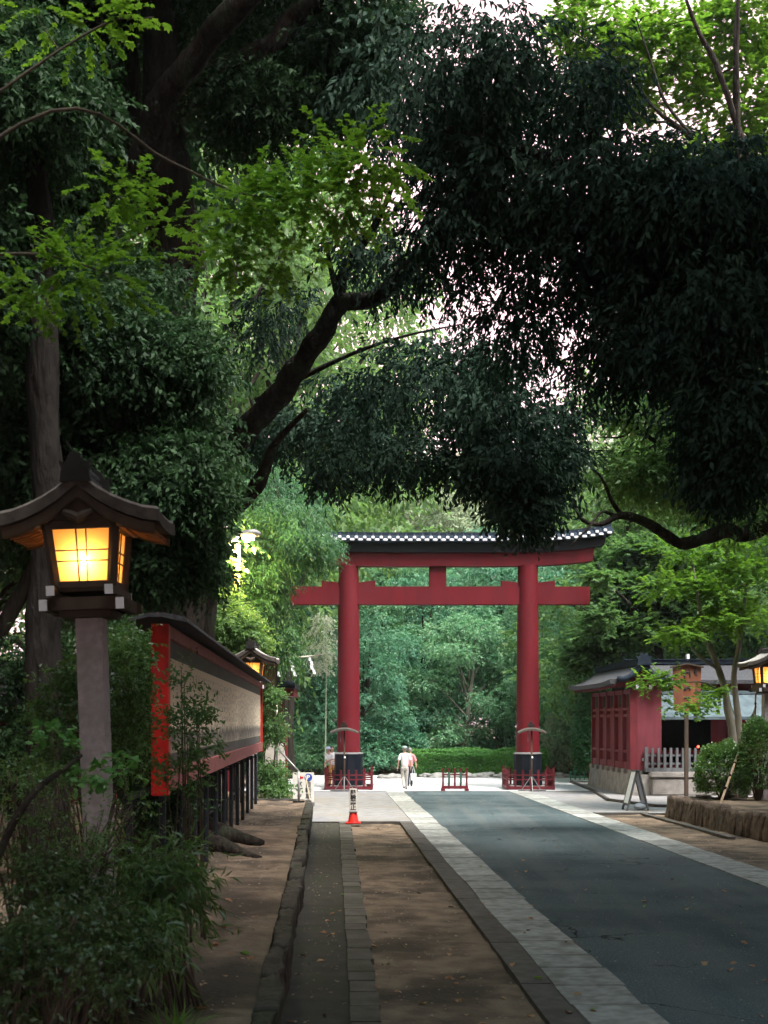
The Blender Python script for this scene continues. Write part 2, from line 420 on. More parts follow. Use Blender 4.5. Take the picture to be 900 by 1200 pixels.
SUN_EL, SUN_AZ = 62.0, 140.0       # azimuth from +Y towards +X
w = bpy.data.worlds.new('World'); sc.world = w; w.use_nodes = True
nt = w.node_tree; nt.nodes.clear(); N, L = nt.nodes, nt.links
sky = N.new('ShaderNodeTexSky'); sky.sky_type = 'NISHITA'; sky.sun_disc = False
sky.sun_elevation = R(SUN_EL); sky.sun_rotation = R(SUN_AZ); sky.dust_density = 3
tc = N.new('ShaderNodeTexCoord')
cn = N.new('ShaderNodeTexNoise'); cn.inputs['Scale'].default_value = 2.2; cn.inputs['Detail'].default_value = 5
L.new(tc.outputs['Generated'], cn.inputs['Vector'])
cr = N.new('ShaderNodeMix'); cr.data_type = 'RGBA'
cr.inputs[6].default_value = (11.5, 7.3, 7.8, 1); cr.inputs[7].default_value = (12.2, 8.9, 9.1, 1)
L.new(cn.outputs[0], cr.inputs[0])
# the dusk cloud is pinkish low down and turns cool grey blue overhead
sxyz = N.new('ShaderNodeSeparateXYZ'); L.new(tc.outputs['Generated'], sxyz.inputs[0])
el = N.new('ShaderNodeMapRange'); el.inputs[1].default_value = .50; el.inputs[2].default_value = .80; L.new(sxyz.outputs[2], el.inputs[0])
cz = N.new('ShaderNodeMix'); cz.data_type = 'RGBA'; cz.inputs[7].default_value = (7.2, 10.2, 11.4, 1)
L.new(el.outputs[0], cz.inputs[0]); L.new(cr.outputs[2], cz.inputs[6])
mx = N.new('ShaderNodeMix'); mx.data_type = 'RGBA'; mx.inputs[0].default_value = .86
L.new(sky.outputs[0], mx.inputs[6]); L.new(cz.outputs[2], mx.inputs[7])
bg = N.new('ShaderNodeBackground'); bg.inputs[1].default_value = .068
L.new(mx.outputs[2], bg.inputs[0])
wo = N.new('ShaderNodeOutputWorld'); L.new(bg.outputs[0], wo.inputs[0])

sl = bpy.data.lights.new('Sun', 'SUN'); sl.energy = 3.2; sl.angle = R(24); sl.color = (1.0, .95, .88)
so = bpy.data.objects.new('Sun', sl); COL.objects.link(so)
sd = Vector((math.sin(R(SUN_AZ)) * math.cos(R(SUN_EL)), math.cos(R(SUN_AZ)) * math.cos(R(SUN_EL)), math.sin(R(SUN_EL))))
so.rotation_euler = sd.to_track_quat('Z', 'Y').to_euler()

sc.view_settings.view_transform = 'Standard'; sc.view_settings.look = 'None'
sc.view_settings.exposure = 1.84; sc.view_settings.gamma = 1.0
sc.render.engine = 'CYCLES'
cy = sc.cycles
cy.use_denoising = True; cy.use_adaptive_sampling = True; cy.adaptive_threshold = .03
try: cy.denoiser = 'OPENIMAGEDENOISE'
except Exception: pass
cy.max_bounces = 5; cy.diffuse_bounces = 3; cy.glossy_bounces = 2; cy.transmission_bounces = 4; cy.transparent_max_bounces = 6
cy.volume_bounces = 0; cy.sample_clamp_indirect = 6; cy.caustics_reflective = False; cy.caustics_refractive = False

# ================================================================== SETTING: ground, road, beds
def sheet(name, x0, x1, y0, y1, z, mat, road=True, nx=2, ny=2, amp=0.0, fs=1.0, kind='structure', thick=None):
    """x0,x1: lateral offsets (functions of Y or numbers); returns a surface sheet"""
    fx0 = x0 if callable(x0) else (lambda Y: x0); fx1 = x1 if callable(x1) else (lambda Y: x1)
    V = []; Fq = []
    for j in range(ny + 1):
        Y = y0 + (y1 - y0) * j / ny
        for i in range(nx + 1):
            u = i / nx; X = fx0(Y) * (1 - u) + fx1(Y) * u
            if road: X = RX(X, Y)
            h = z
            if amp: h += amp * (nz(X * fs, Y * fs) + .5 * nz(X * fs * 2.7, Y * fs * 2.7 + 4) + .25 * nz(X * fs * 7, Y * fs * 7))
            V.append((X, Y, h))
    for j in range(ny):
        for i in range(nx):
            a = j * (nx + 1) + i; Fq.append((a, a + 1, a + nx + 2, a + nx + 1))
    o = mesh_np(name, V, np.array(Fq), mat); tag(o, kind=kind)
    if amp: o.data.shade_smooth()
    return o

g = MB().add([(-600, -60, 0), (600, -60, 0), (600, 900, 0), (-600, 900, 0)], [(0, 1, 2, 3)])
o = g.build('ground', M_soil); tag(o, kind='structure'); o.location = (0, 0, -.09)

sheet('gravel_plaza', -70, 90, 50.6, 66, .004, M_gravel, road=False, nx=60, ny=8, amp=.012, fs=.5)
STR_L = lambda Y: 2.36 + .035 * nz(0, Y * .35)
STR_R = lambda Y: 3.05 + .03 * nz(5, Y * .45)
# asphalt carriageway
sheet('road', lambda Y: STR_R(Y) - .06, 7.22, 2.0, 50.4, 0.0, M_asph2, nx=24, ny=150, amp=.007, fs=.8)
sheet('apron_paving', -1.1, lambda Y: 2.40, 34.95, 50.2, .003, M_apron, nx=10, ny=30, amp=.004, fs=.8)
sheet('side_paving', 8.0, 11.2, 38.2, 50.3, .003, M_apron, nx=8, ny=20, amp=.004, fs=.8)
# pale slab strips
def slab_strip(name, fl, fr, y0, y1, z, step, mat, jx=.0):
    mb = MB(); Y = y0; k = 0
    while Y < y1 - .05:
        L_ = step * rnd.uniform(.75, 1.25); Y2 = min(Y + L_, y1)
        a = rnd.uniform(-.01, .01); gp = .016
        zz = z + rnd.uniform(-.003, .003)
        q = [(RX(fl(Y), Y) + a, Y + gp), (RX(fr(Y), Y) + a + rnd.uniform(-jx, jx), Y + gp), (RX(fr(Y2), Y2) + a + rnd.uniform(-jx, jx), Y2 - gp), (RX(fl(Y2), Y2) + a, Y2 - gp)]
        mb.prism(q, 'Z', -.10, zz); Y = Y2; k += 1
    o = mb.build(name, mat); tag(o, kind='structure'); return o
slab_strip('pale_stone_path', STR_L, STR_R, 5.0, 50.45, .018, 1.0, M_slab, .02)
sheet('path_joint_bed', lambda Y: 2.3, lambda Y: 3.1, 4.9, 50.4, -.002, M_kerb, ny=60)
slab_strip('stone_border', lambda Y: 7.22, lambda Y: 8.0, 9.0, 50.4, .016, 1.1, M_slab, .02)
sheet('border_joint_bed', 7.18, 8.04, 8.9, 50.4, -.003, M_kerb, ny=40)
slab_strip('kerb', lambda Y: 2.02, lambda Y: STR_L(Y) - .01, 5.0, 34.9, .012, 2.4, M_kerb)
slab_strip('bed_edging', lambda Y: .17 + .006 * Y, lambda Y: .43 + .0075 * Y, 5.0, 34.9, .005, .62, pm('worn_dark_edging', (.11, .098, .085), (.075, .068, .06), 4, .9, .01, 40, .2, c3=(.06, .06, .045), s3=1.5, island=.2), .02)
sheet('old_path', -.42, lambda Y: .2 + .006 * Y, 4.0, 50.0, -.03, M_moss, nx=6, ny=90, amp=.012, fs=1.2)
sheet('soil_bed', lambda Y: .40 + .0075 * Y, 2.04, 4.5, 34.75, -.055, M_soil, nx=18, ny=220, amp=.035, fs=1.3)
mb = MB(); mb.prism([(RX(.60, 34.75), 34.75), (RX(2.05, 34.75), 34.75), (RX(2.05, 34.98), 34.98), (RX(.60, 34.98), 34.98)], 'Z', -.1, .016)
tag(mb.build('end_kerb', M_kerb), kind='structure')
sheet('soil_bed_beside_wall', 7.98, 10.3, 9.0, 37.9, -.03, M_soil, nx=16, ny=140, amp=.03, fs=1.3)
mb = MB(); mb.prism([(RX(8.0, 38), 37.95), (RX(9.6, 38), 37.95), (RX(9.6, 38.25), 38.25), (RX(8.0, 38.25), 38.25)], 'Z', -.1, .03)
mb.prism([(RX(9.45, 30), 30.0), (RX(9.62, 30), 30.0), (RX(9.5, 37.9), 37.9), (RX(9.34, 37.9), 37.9)], 'Z', -.1, .03)
tag(mb.build('drain_kerb', M_kerb), kind='structure')
# grey gravel ground round the red building with its low kerb
mb = MB().add([(RX(10.6, 50), 49.9, .03), (RX(9.9, 44.5), 44.3, .05), (RX(10.6, 40), 41.0, .05), (24, 40.0, .05), (30, 60, .06), (RX(11.1, 57), 58.0, .05)], [(0, 1, 2, 3, 4, 5)])
tag(mb.build('grey_gravel_ground', M_gravg), kind='structure')
mb = MB()
kp = [(RX(11.1, 57), 58.0), (RX(10.5, 50), 49.9), (RX(9.8, 44.5), 44.2), (RX(10.55, 40), 40.9), (24, 39.9)]
for a, b in zip(kp, kp[1:]): mb.bar((*a, .02), (*b, .02), .14, .14, .02)
tag(mb.build('gravel_edge_kerb', M_kerb), kind='structure')

# raised bed left (top sheet) and right
BEDZ = .45
sheet('raised_soil_bed', -16, lambda Y: -.56, 3.0, 37.0, BEDZ - .02, M_soil, nx=90, ny=170, amp=.07, fs=.9)
sheet('far_soil_bed', -40, -3.2, 37.0, 60, .25, M_soil, nx=30, ny=20, amp=.1, fs=.5)
BEDR = .55
sheet('raised_soil_bed_by_lane', 10.2, 30, 8.0, 37.2, BEDR - .02, M_soil, nx=50, ny=90, amp=.08, fs=.9)

def stone_wall(name, label, path, h, th, mat, step, lean=.06, seed=3, rough_h=.045):
    """rough dressed stones set side by side along a path [(x,y)]"""
    rg = random.Random(seed); mb = MB()
    seg = []
    for a, b in zip(path, path[1:]):
        a, b = Vector((*a, 0)), Vector((*b, 0)); L_ = (b - a).length; t = 0
        while t < L_:
            w_ = min(step * rg.uniform(.6, 1.35), L_ - t + .02); seg.append((a + (b - a) * (t + w_ / 2) / L_, (b - a).normalized(), w_)); t += w_
    for c, d, w_ in seg:
        nrmv = Vector((-d.y, d.x, 0)); hh = h + rg.uniform(-rough_h, rough_h)
        bm = bmesh.new(); bmesh.ops.create_cube(bm, size=1)
        bmesh.ops.subdivide_edges(bm, edges=bm.edges, cuts=5, use_grid_fill=True)
        off = rg.uniform(-.03, .03); ph = rg.uniform(0, 50)
        for v in bm.verts:
            x, y, z = v.co
            q = Vector((x * (w_ - .004), y * th, (z + .5) * (hh + .12) - .12))
            rn = max(abs(x), abs(y)); k = 1 - .05 * (abs(z * 2) ** 6) * (rn * 2) ** 2
            q.x *= k; q.y *= k
            q.y += (nz(x * 2.3 * w_ / .5 + ph, z * 2.5, y) * .055) + off + lean * z
            q.z += nz(x * 3 * w_ / .5 + ph, y * 3, 3) * .035
            v.co = c + d * q.x + nrmv * q.y + Vector((0, 0, q.z))
        bm.verts.index_update()
        mb.add([v.co[:] for v in bm.verts], [tuple(v.index for v in f.verts) for f in bm.faces]); bm.free()
    o = mb.build(name, mat, smooth=True, loc=(path[0][0], path[0][1], 0)); tag(o, label, 'wall'); return o
wallpath = [(RX(-.47, y) + .04 * nz(y * .5, 2), y) for y in np.linspace(4.2, 37.0, 24)]
stone_wall('retaining_wall', 'low rough mossy stone edge holding the raised earth beside the old path', wallpath + [(RX(-1.0, 37.6), 37.5), (RX(-2.2, 37.8), 37.7)], BEDZ + .0, .20, M_rock, 1.5, -.04, rough_h=.018)
wr = [(11.3, 37.2), (RX(10.02, 37), 37.05), (RX(10.05, 33), 33.0), (RX(10.35, 28), 28.0), (RX(10.35, 16), 16.0)]
stone_wall('retaining_wall', 'brown split-stone wall holding the planted bed below the clipped round bush', wr, BEDR + .03, .3, M_rockr, .42, .1, seed=9)

# ================================================================== TORII
def torii():
    Y0 = 52.5; xl, xr = (408.5 - CX) / F * Y0, (618.5 - CX) / F * Y0; cxm = (xl + xr) / 2
    t = thing('torii_gate', 'tall vermilion torii gate with a black tiled cap beam spanning the avenue', 'torii gate', (cxm, Y0, 0))
    hw = (xr - xl) / 2
    for s in (-1, 1):
        mb = MB(); mb.tube([(s * hw, 0, z) for z in (1.3, 3, 5, 7, 9.15)], [.475, .462, .448, .432, .41], 40)
        auto_smooth(mb.build('pillar', M_red, t))
        mb = MB(); n = 12
        # faceted black jacket round the foot
        mb.tube([(s * hw, 0, .12), (s * hw, 0, 1.42)], [.60, .575], 12); p = mb.build('plinth', M_blackb, t)
        mb = MB(); mb.tube([(s * hw, 0, 1.42), (s * hw, 0, 1.45), (s * hw, 0, 1.50)], [.60, .60, .47], 12); mb.build('flashing', M_blade, p)
        mb = MB(); mb.box((s * hw, 0, .07), (1.5, 1.5, .14), bev=.02); mb.build('foot_stone', M_found, p)
    # tie beam
    k = Y0 / F
    xa, xb = (341 - CX) * k - cxm, (690.5 - CX) * k - cxm
    mb = MB()
    mb.box(((xa + xb) / 2, 0, 7.90), (xb - xa, .42, .74), bev=.015); auto_smooth(mb.build('tie_beam', M_red, t))
    for s in (-1, 1):
        for e in (-1, 1):
            x0 = s * hw + e * .40
            mb = MB(); mb.prism([(x0, 8.272), (x0 + e * .70, 8.272), (x0 + e * .70, 8.52), (x0, 8.44)], 'Y', -.13, .13); mb.build('wedge', M_red, t)
    mb = MB(); xs = (512.7 - CX) * k - cxm; mb.box((xs, 0, 8.70), (.70, .34, .86), bev=.01); mb.build('strut', M_red, t)
    # curved lintels
    def curved(z0, z1, x0, x1, dy, sl=0.0, name='lintel', mat=None, lift=.27, zc=0):
        V = []; n = 40
        for i in range(n + 1):
            u = -1 + 2 * i / n
            for (yy, zz, q) in ((-dy, z0, 0), (dy, z0, 0), (dy, z1, 1), (-dy, z1, 1)):
                x = (x0 + x1) / 2 + (x1 - x0) / 2 * u
                if i in (0, n): x += (1 if i == n else -1) * (sl if q else 0)
                V.append((x, yy, zz + lift * abs(x / 6.6) ** 4.5))
        f = []
        for i in range(n):
            for j in range(4): f.append((i * 4 + j, i * 4 + (j + 1) % 4, (i + 1) * 4 + (j + 1) % 4, (i + 1) * 4 + j))
        f += [(3, 2, 1, 0), tuple(n * 4 + j for j in range(4))]
        return auto_smooth(MB().add(V, f).build(name, mat, t), 25)
    e = (693 - CX) * k - cxm
    curved(9.10, 9.64, -e, e, .30, .09, 'lower_lintel', M_red)
    e2 = (706 - CX) * k - cxm
    curved(9.645, 10.03, -e2, e2, .40, .12, 'upper_lintel', M_black)
    # tiled cap roof
    e3 = (716 - CX) * k - cxm
    def sweep(prof, name, mat, x0=-e3, x1=e3, par=t, lift=.27, n=44):
        V = []; m = len(prof)
        for i in range(n + 1):
            x = x0 + (x1 - x0) * i / n
            for (yy, zz) in prof: V.append((x, yy, zz + lift * abs(x / 6.6) ** 4.5))
        f = []
        for i in range(n):
            for j in range(m): f.append((i * m + j, i * m + (j + 1) % m, (i + 1) * m + (j + 1) % m, (i + 1) * m + j))
        f += [tuple(range(m - 1, -1, -1)), tuple(n * m + j for j in range(m))]
        return auto_smooth(MB().add(V, f).build(name, mat, par), 25)
    roof = sweep([(-.66, 10.03), (.66, 10.03), (.66, 10.10), (.10, 10.38), (-.10, 10.38), (-.66, 10.10)], 'cap_roof', M_tile)
    sweep([(-.10, 10.385), (.10, 10.385), (.09, 10.50), (-.09, 10.50)], 'ridge', M_tile, par=roof)
    # pale end tiles: a staggered double row along the eave, one mesh (surface pattern of the roof)
    mb = MB(); mr = MB(); x = -e3 + .05; i = 0
    while x < e3 - .05:
        lf = .27 * abs(x / 6.6) ** 4.5
        mb.box((x, -.69, 10.205 + lf), (.135, .05, .115), bev=.02)
        mb.box((x + .168, -.70, 10.105 + lf), (.185, .05, .10), bev=.02)
        mr.tube([(x, -.66, 10.16 + lf), (x, -.11, 10.41 + lf)], .045, 8)
        mr.tube([(x, .66, 10.16 + lf), (x, .11, 10.41 + lf)], .045, 8)
        x += .336; i += 1
    mb.build('eave_tile_row', M_white, roof); auto_smooth(mr.build('roll_tile_rows', M_tile, roof))
    # bleached dead twig caught on the beam
    z = P(650, 641, Y0).z
    a = [P(637, 639.5, 52.05), P(644, 641, 52.03), P(651, 640, 52.02), P(660, 642, 52.0), P(670, 645.5, 52.05)]
    mb = MB(); mb.tube([q - Vector((cxm, Y0, 0)) for q in a], [.02, .035, .045, .03, .012], 6)
    return t
torii()

# low red fences round the pillar feet
def rail_fence(px, label):
    Yc = 52.3; X = (px - CX) / F * 51.4
    t = thing('low_fence', label, 'fence', (X, Yc, 0), 0, 'low dark red fences round the gate feet')
    w_, d_ = .92, .98
    def post(x, y, h):
        mb = MB(); mb.box((x, y, h / 2 + .02), (.085, .085, h), bev=.01); mb.box((x, y, h + .035), (.105, .105, .03), bev=.008); mb.build('post', M_fred, t)
    n = 7
    for i in range(n):
        x = -w_ + 2 * w_ * i / (n - 1); hh = .86 if i in (0, n - 1) else .76
        post(x, -d_, hh); post(x, d_, hh)
    for j in range(1, 5):
        y = -d_ + 2 * d_ * j / 5
        post(-w_, y, .76); post(w_, y, .76)
    for z, h in ((.60, .055), (.42, .055), (.09, .13)):
        tt = .06 if z > .2 else .12
        for s in (-1, 1):
            mb = MB(); mb.box((0, s * d_, z), (2 * w_ - .09 if tt < .1 else 2 * w_ + .1, tt, h), bev=.006); mb.build('rail', M_fred, t)
            mb = MB(); mb.box((s * w_, 0, z + .002), (tt, 2 * d_ - .09 - (.06 if tt > .1 else 0), h - .004), bev=.006); mb.build('rail', M_fred, t)
    return t
rail_fence(408.5, 'low dark red fence round the pillar foot with the woman beside it')
rail_fence(621.5, 'low dark red rail fence boxing in the foot of the pillar near the red building')

def barrier():
    Y = 50.9; X = (533 - CX) / F * Y
    t = thing('barrier', 'small free-standing dark red barrier with five posts in mid-road', 'barrier', (X, Y, 0))
    for i in range(5):
        x = -.47 + .235 * i
        mb = MB(); mb.box((x, 0, .46), (.075, .075, .80), bev=.01); mb.box((x, 0, .875), (.095, .095, .03), bev=.006); mb.build('post', M_fred, t)
    mb = MB(); mb.box((0, .02, .13), (1.06, .10, .12), bev=.01); mb.build('rail', M_fred, t)
    mb = MB(); mb.box((0, .02, .64), (.86, .05, .05), bev=.006); mb.build('rail', M_fred, t)
    for s in (-1, 1):
        mb = MB(); mb.box((s * .47, 0, .05), (.16, .5, .10), bev=.01); mb.build('foot', M_fred, t)
        mb = MB(); mb.box((s * .235 - .0, -.055, .50), (.09, .03, .50), bev=.004); mb.build('reflector_panel', pm('dull_green_plate', (.05, .10, .08), (.04, .08, .06), 4, .5), t)
    return t
barrier()

# pole stands with small curved roof
def pole_stand():
    t = thing('roofed_stand', 'slim roofed pole stand before the gate pillar nearer the red hall', 'stand', (0, 0, 0), 0, 'roofed pole stands before the gate')
    mb = MB(); mb.tube([(0, 0, 0), (0, 0, 1.2), (0, 0, 2.42)], [.04, .036, .033], 10); p = mb.build('pole', M_wood, t, True)
    mb = MB(); mb.sphere((.02, -.04, 1.33), .04); mb.build('clamp', M_white, p, True)
    prof = []
    n = 12
    for i in range(n + 1):
        u = -1 + 2 * i / n; prof.append((u * .56, 2.52 - .16 * abs(u) ** 1.9))
    for i in range(n, -1, -1):
        u = -1 + 2 * i / n; prof.append((u * .55, 2.44 - .13 * abs(u) ** 1.9))
    mb = MB()
    for y0, y1 in ((-.26, -.02), (0.0, .24)):
        V = prof; m = len(prof)
        mb.add([(x, y0, z - (.05 if y0 < -.1 else 0)) for x, z in prof] + [(x, y1, z - (.05 if y1 > .1 else 0)) for x, z in prof],
               [(i, i + 1, m + i + 1, m + i) for i in range(n)] + [(n + 1 + i, n + 2 + i, m + n + 2 + i, m + n + 1 + i) for i in range(n)] +
               [(i, 2 * n + 1 - i, 2 * n - i, i + 1) for i in range(n)] + [(m + i, m + i + 1, m + 2 * n - i, m + 2 * n + 1 - i) for i in range(n)] + [(0, m, m + 2 * n + 1, 2 * n + 1), (n, n + 1, m + n + 1, m + n)])
    mb.build('roof', M_shing, t)
    mb = MB(); mb.box((-.05, 0, 2.60), (.20, .12, .16), bev=.03); mb.box((.08, 0, 2.58), (.10, .14, .12), bev=.03); mb.sphere((-.02, 0, 2.72), .05); mb.build('ridge_ornament', M_dark, t)
    mb = MB(); mb.box((-.15, -.06, 2.14), (.035, .02, .36)); mb.sphere((-.15, -.06, 2.33), .04); mb.build('hanging_tag', M_grey, t)
    for a in (90 + 60, 90 - 60, 270):
        mb = MB(); x, y = .46 * math.cos(R(a)), .30 * math.sin(R(a)); mb.tube([(0, 0, .62), (x, y, .01)], .014, 6); mb.build('brace', M_alum, t)
    mb = MB(); mb.box((0, -.12, .02), (1.1, .10, .04), bev=.01); mb.build('foot_bar', M_grey, t)
    return t
ps = pole_stand(); ps.location = ((623 - CX) / F * 50.6, 50.6, 0)
ps2 = copy_tree(ps); ps2.location = ((403.5 - CX) / F * 50.6, 50.6, 0)
ps2['label'] = 'slim roofed pole stand before the gate pillar with the woman beside it'

# ================================================================== LANTERNS
M_paper, nt_, out_ = new_mat('glowing_orange_paper')
d1 = nt_.nodes.new('ShaderNodeBsdfTranslucent'); d1.inputs[0].default_value = (.95, .47, .14, 1)
d2 = nt_.nodes.new('ShaderNodeBsdfTransparent'); d2.inputs[0].default_value = (1, .8, .5, 1)
d3 = nt_.nodes.new('ShaderNodeMixShader'); d3.inputs[0].default_value = .10
nt_.links.new(d1.outputs[0], d3.inputs[1]); nt_.links.new(d2.outputs[0], d3.inputs[2]); nt_.links.new(d3.outputs[0], out_.inputs[0])
M_bulb = emit('lit_lamp_bulb', (1.0, .72, .38), 60)
def lantern(label):
    """local frame: origin at the ground of the bed; heights relative to z=0 of the world minus bed height"""
    t = thing('wooden_lantern', label, 'lantern', (0, 0, 0), 0, 'roofed lanterns on stone posts along the avenue')
    b0 = BEDZ
    mb = MB(); z0, z1 = -.25, 3.76 - b0
    mb.add([(-.128, -.128, z0), (.128, -.128, z0), (.128, .128, z0), (-.128, .128, z0), (-.135, -.135, z1), (.135, -.135, z1), (.135, .135, z1), (-.135, .135, z1)],
           [(0, 3, 2, 1), (4, 5, 6, 7), (0, 1, 5, 4), (1, 2, 6, 5), (2, 3, 7, 6), (3, 0, 4, 7)])
    post = mb.build('post', M_post, t)
    bv = post.modifiers.new('b', 'BEVEL'); bv.width = .012; bv.segments = 2
    # platform
    zb = 3.76 - b0
    mb = MB(); mb.box((0, 0, zb + .035), (.52, .52, .07), bev=.01); mb.box((0, 0, zb + .155), (.80, .66, .055), bev=.01)
    pl = mb.build('platform', M_wood, t)
    for s in (-1, 1):
        for (x, z, hh) in ((.285, .232, .085), (.375, .105, .10)):
            mb = MB(); mb.box((s * x, 0, zb + z), (.075, .92 if x < .3 else .80, hh), bev=.006); bm_ = mb.build('beam', M_wood, pl)
            for e in (-1, 1):
                mb = MB(); mb.box((s * x, e * ((.92 if x < .3 else .80) / 2 + .006), zb + z), (.08, .010, hh + .006)); mb.build('beam_end', M_white, bm_)
        mb = MB(); mb.box((0, s * .30, zb + .105), (.92, .07, .09), bev=.006); mb.build('beam', M_wood, pl)
    mb = MB(); mb.box((0, 0, 3.76 - BEDZ + .262), (.56, .56, .05)); mb.build('floor_board', M_wood, t)
    # box with tapered corner posts
    zl, zh = zb + .285, 4.64 - b0
    wl, wh = .275, .335
    def corner(u, v, z):
        f = (z - zl) / (zh - zl); w_ = wl + (wh - wl) * f; return Vector((u * w_, v * w_, z))
    fr = MB()
    for u in (-1, 1):
        for v in (-1, 1):
            fr.bar(corner(u, v, zl), corner(u, v, zh), .075, .075, .006)
    for z, h in ((zl + .02, .06), (zh - .02, .08)):
        for a, b in (((-1, -1), (1, -1)), ((1, -1), (1, 1)), ((1, 1), (-1, 1)), ((-1, 1), (-1, -1))):
            p, q = corner(*a, z), corner(*b, z); d = (q - p).normalized() * .03
            fr.bar(p + d, q - d, .055, h)
    fr.build('frame', M_wood, t)
    za, zc = zl + .05, zh - .06
    for (nx, ny) in ((0, -1), (1, 0), (0, 1), (-1, 0)):
        def q(u, z, off=0.0):
            f = (z - zl) / (zh - zl); w_ = wl + (wh - wl) * f
            tx, ty = -ny, nx
            return Vector((nx * (w_ - .015 + off) + tx * u * (w_ - .035), ny * (w_ - .015 + off) + ty * u * (w_ - .035), z))
        mb = MB(); mb.add([q(-1, za), q(1, za), q(1, zc), q(-1, zc)], [(0, 1, 2, 3)]); pn = mb.build('pane', M_paper, t, fixn=False)
        mb = MB()
        for u in (-.17, .17): mb.bar(q(u, za, .012), q(u, zc, .012), .014, .014)
        for z in (.5 * (za + zc) + .045, .5 * (za + zc) - .055): mb.bar(q(-1, z, .014), q(1, z, .014), .012, .013)
        mb.build('lattice', M_wood, pn)
    mb = MB(); mb.sphere((0, -.17, .5 * (za + zc) - .03), .04); mb.build('bulb', M_bulb, t, True)
    # roof: concave gable, ridge along Y
    prof = [(0, 4.95), (.08, 4.90), (.20, 4.81), (.34, 4.73), (.49, 4.665), (.64, 4.615), (.80, 4.59)]
    def shell(dz0, dz1, xs, y0, y1, name, mat, par, flare=.0):
        up = [(x * xs, z + dz1 - b0) for x, z in prof]; lo = [(x * xs, z + dz0 - b0) for x, z in prof]
        loop = [(-x, z) for x, z in reversed(up)] + up[1:] + list(reversed(lo)) + [(-x, z) for x, z in lo[1:]]
        n = len(prof); m = len(loop); ny = 8; V = []
        for j in range(ny + 1):
            y = y0 + (y1 - y0) * j / ny; lift = .035 * (abs(2 * j / ny - 1)) ** 3
            for (x, z) in loop: V.append((x, y, z + lift))
        f = [(j * m + i, j * m + (i + 1) % m, (j + 1) * m + (i + 1) % m, (j + 1) * m + i) for j in range(ny) for i in range(m)]
        # end caps as quads between upper and lower curve
        for base in (0, ny * m):
            nu = 2 * n - 1
            for i in range(nu - 1):
                f.append((base + i, base + i + 1, base + (2 * nu - 2 - i), base + (2 * nu - 1 - i) % (2 * nu)))
        return auto_smooth(MB().add(V, f).build(name, mat, par), 40)
    rf = shell(-.02, .09, 1.0, -.47, .47, 'roof', M_shing, t)
    shell(.092, .118, .98, -.45, .45, 'shingle_layer', pm('skylit_weathered_bark_edge', (.46, .43, .41), (.30, .28, .26), 12, .85, .01, 40), rf)  # weathered edge, paled further to paint sky light on the roof top
    shell(-.10, -.024, .93, -.44, -.39, 'barge_board', M_wood, rf); shell(-.10, -.024, .93, .39, .44, 'barge_board', M_wood, rf)
    M_sof = pm('warm_soffit_wood', (.22, .12, .06), (.15, .08, .04), 6, .7, .003, 40)
    for y in np.linspace(-.34, .34, 7):
        mb = MB(); pts = [(x * .9, float(y), z - .055 - b0) for x, z in prof]
        for s in (-1, 1):
            for a, b in zip(pts, pts[1:]): mb.bar((s * a[0], a[1], a[2]), (s * b[0], b[1], b[2]), .035, .045)
        mb.build('rafter', M_sof, rf)
    for s in (-1, 1):
        mb = MB(); mb.bar((s * .40, -.43, 4.615 - b0), (s * .40, .43, 4.615 - b0), .06, .07, .006); mb.build('purlin', M_sof, rf)
    mb = MB(); mb.prism([(-.30, 4.66 - b0), (.30, 4.66 - b0), (.16, 4.76 - b0), (0, 4.90 - b0), (-.16, 4.76 - b0)], 'Y', -.38, -.345)
    mb.tube([(-.14, -.42, 4.73 - b0), (-.05, -.43, 4.685 - b0), (0, -.43, 4.66 - b0), (.05, -.43, 4.685 - b0), (.14, -.42, 4.73 - b0)], [.03, .05, .055, .05, .03], 8)
    mb.build('gable_board', M_wood, rf)
    # ridge with end ornament
    mb = MB(); mb.box((0, 0, 5.09 - b0), (.14, .86, .10), bev=.03); mb.tube([(0, -.44, 5.16 - b0), (0, .44, 5.16 - b0)], .05, 10); rd = mb.build('ridge', M_roofd, rf)
    for s in (-1, 1):
        mb = MB()
        mb.prism([(-.15, 5.00 - b0), (.15, 5.00 - b0), (.13, 5.12 - b0), (.155, 5.19 - b0), (.09, 5.17 - b0), (.06, 5.24 - b0), (0, 5.28 - b0), (-.06, 5.24 - b0), (-.09, 5.17 - b0), (-.155, 5.19 - b0), (-.13, 5.12 - b0)], 'Y', s * .42, s * .50)
        mb.tube([(-.02, s * .46, 5.27 - b0), (-.06, s * .45, 5.34 - b0), (-.09, s * .44, 5.39 - b0)], [.014, .01, .005], 5)
        mb.build('ridge_ornament', M_dark, rd)
    return t
lan = lantern('large glowing orange lantern on a grey stone post rising from the near shrubs')
lan.location = ((121 - CX) / F * 12, 12.0, BEDZ); lan.rotation_euler = (0, R(-2.0), R(0))
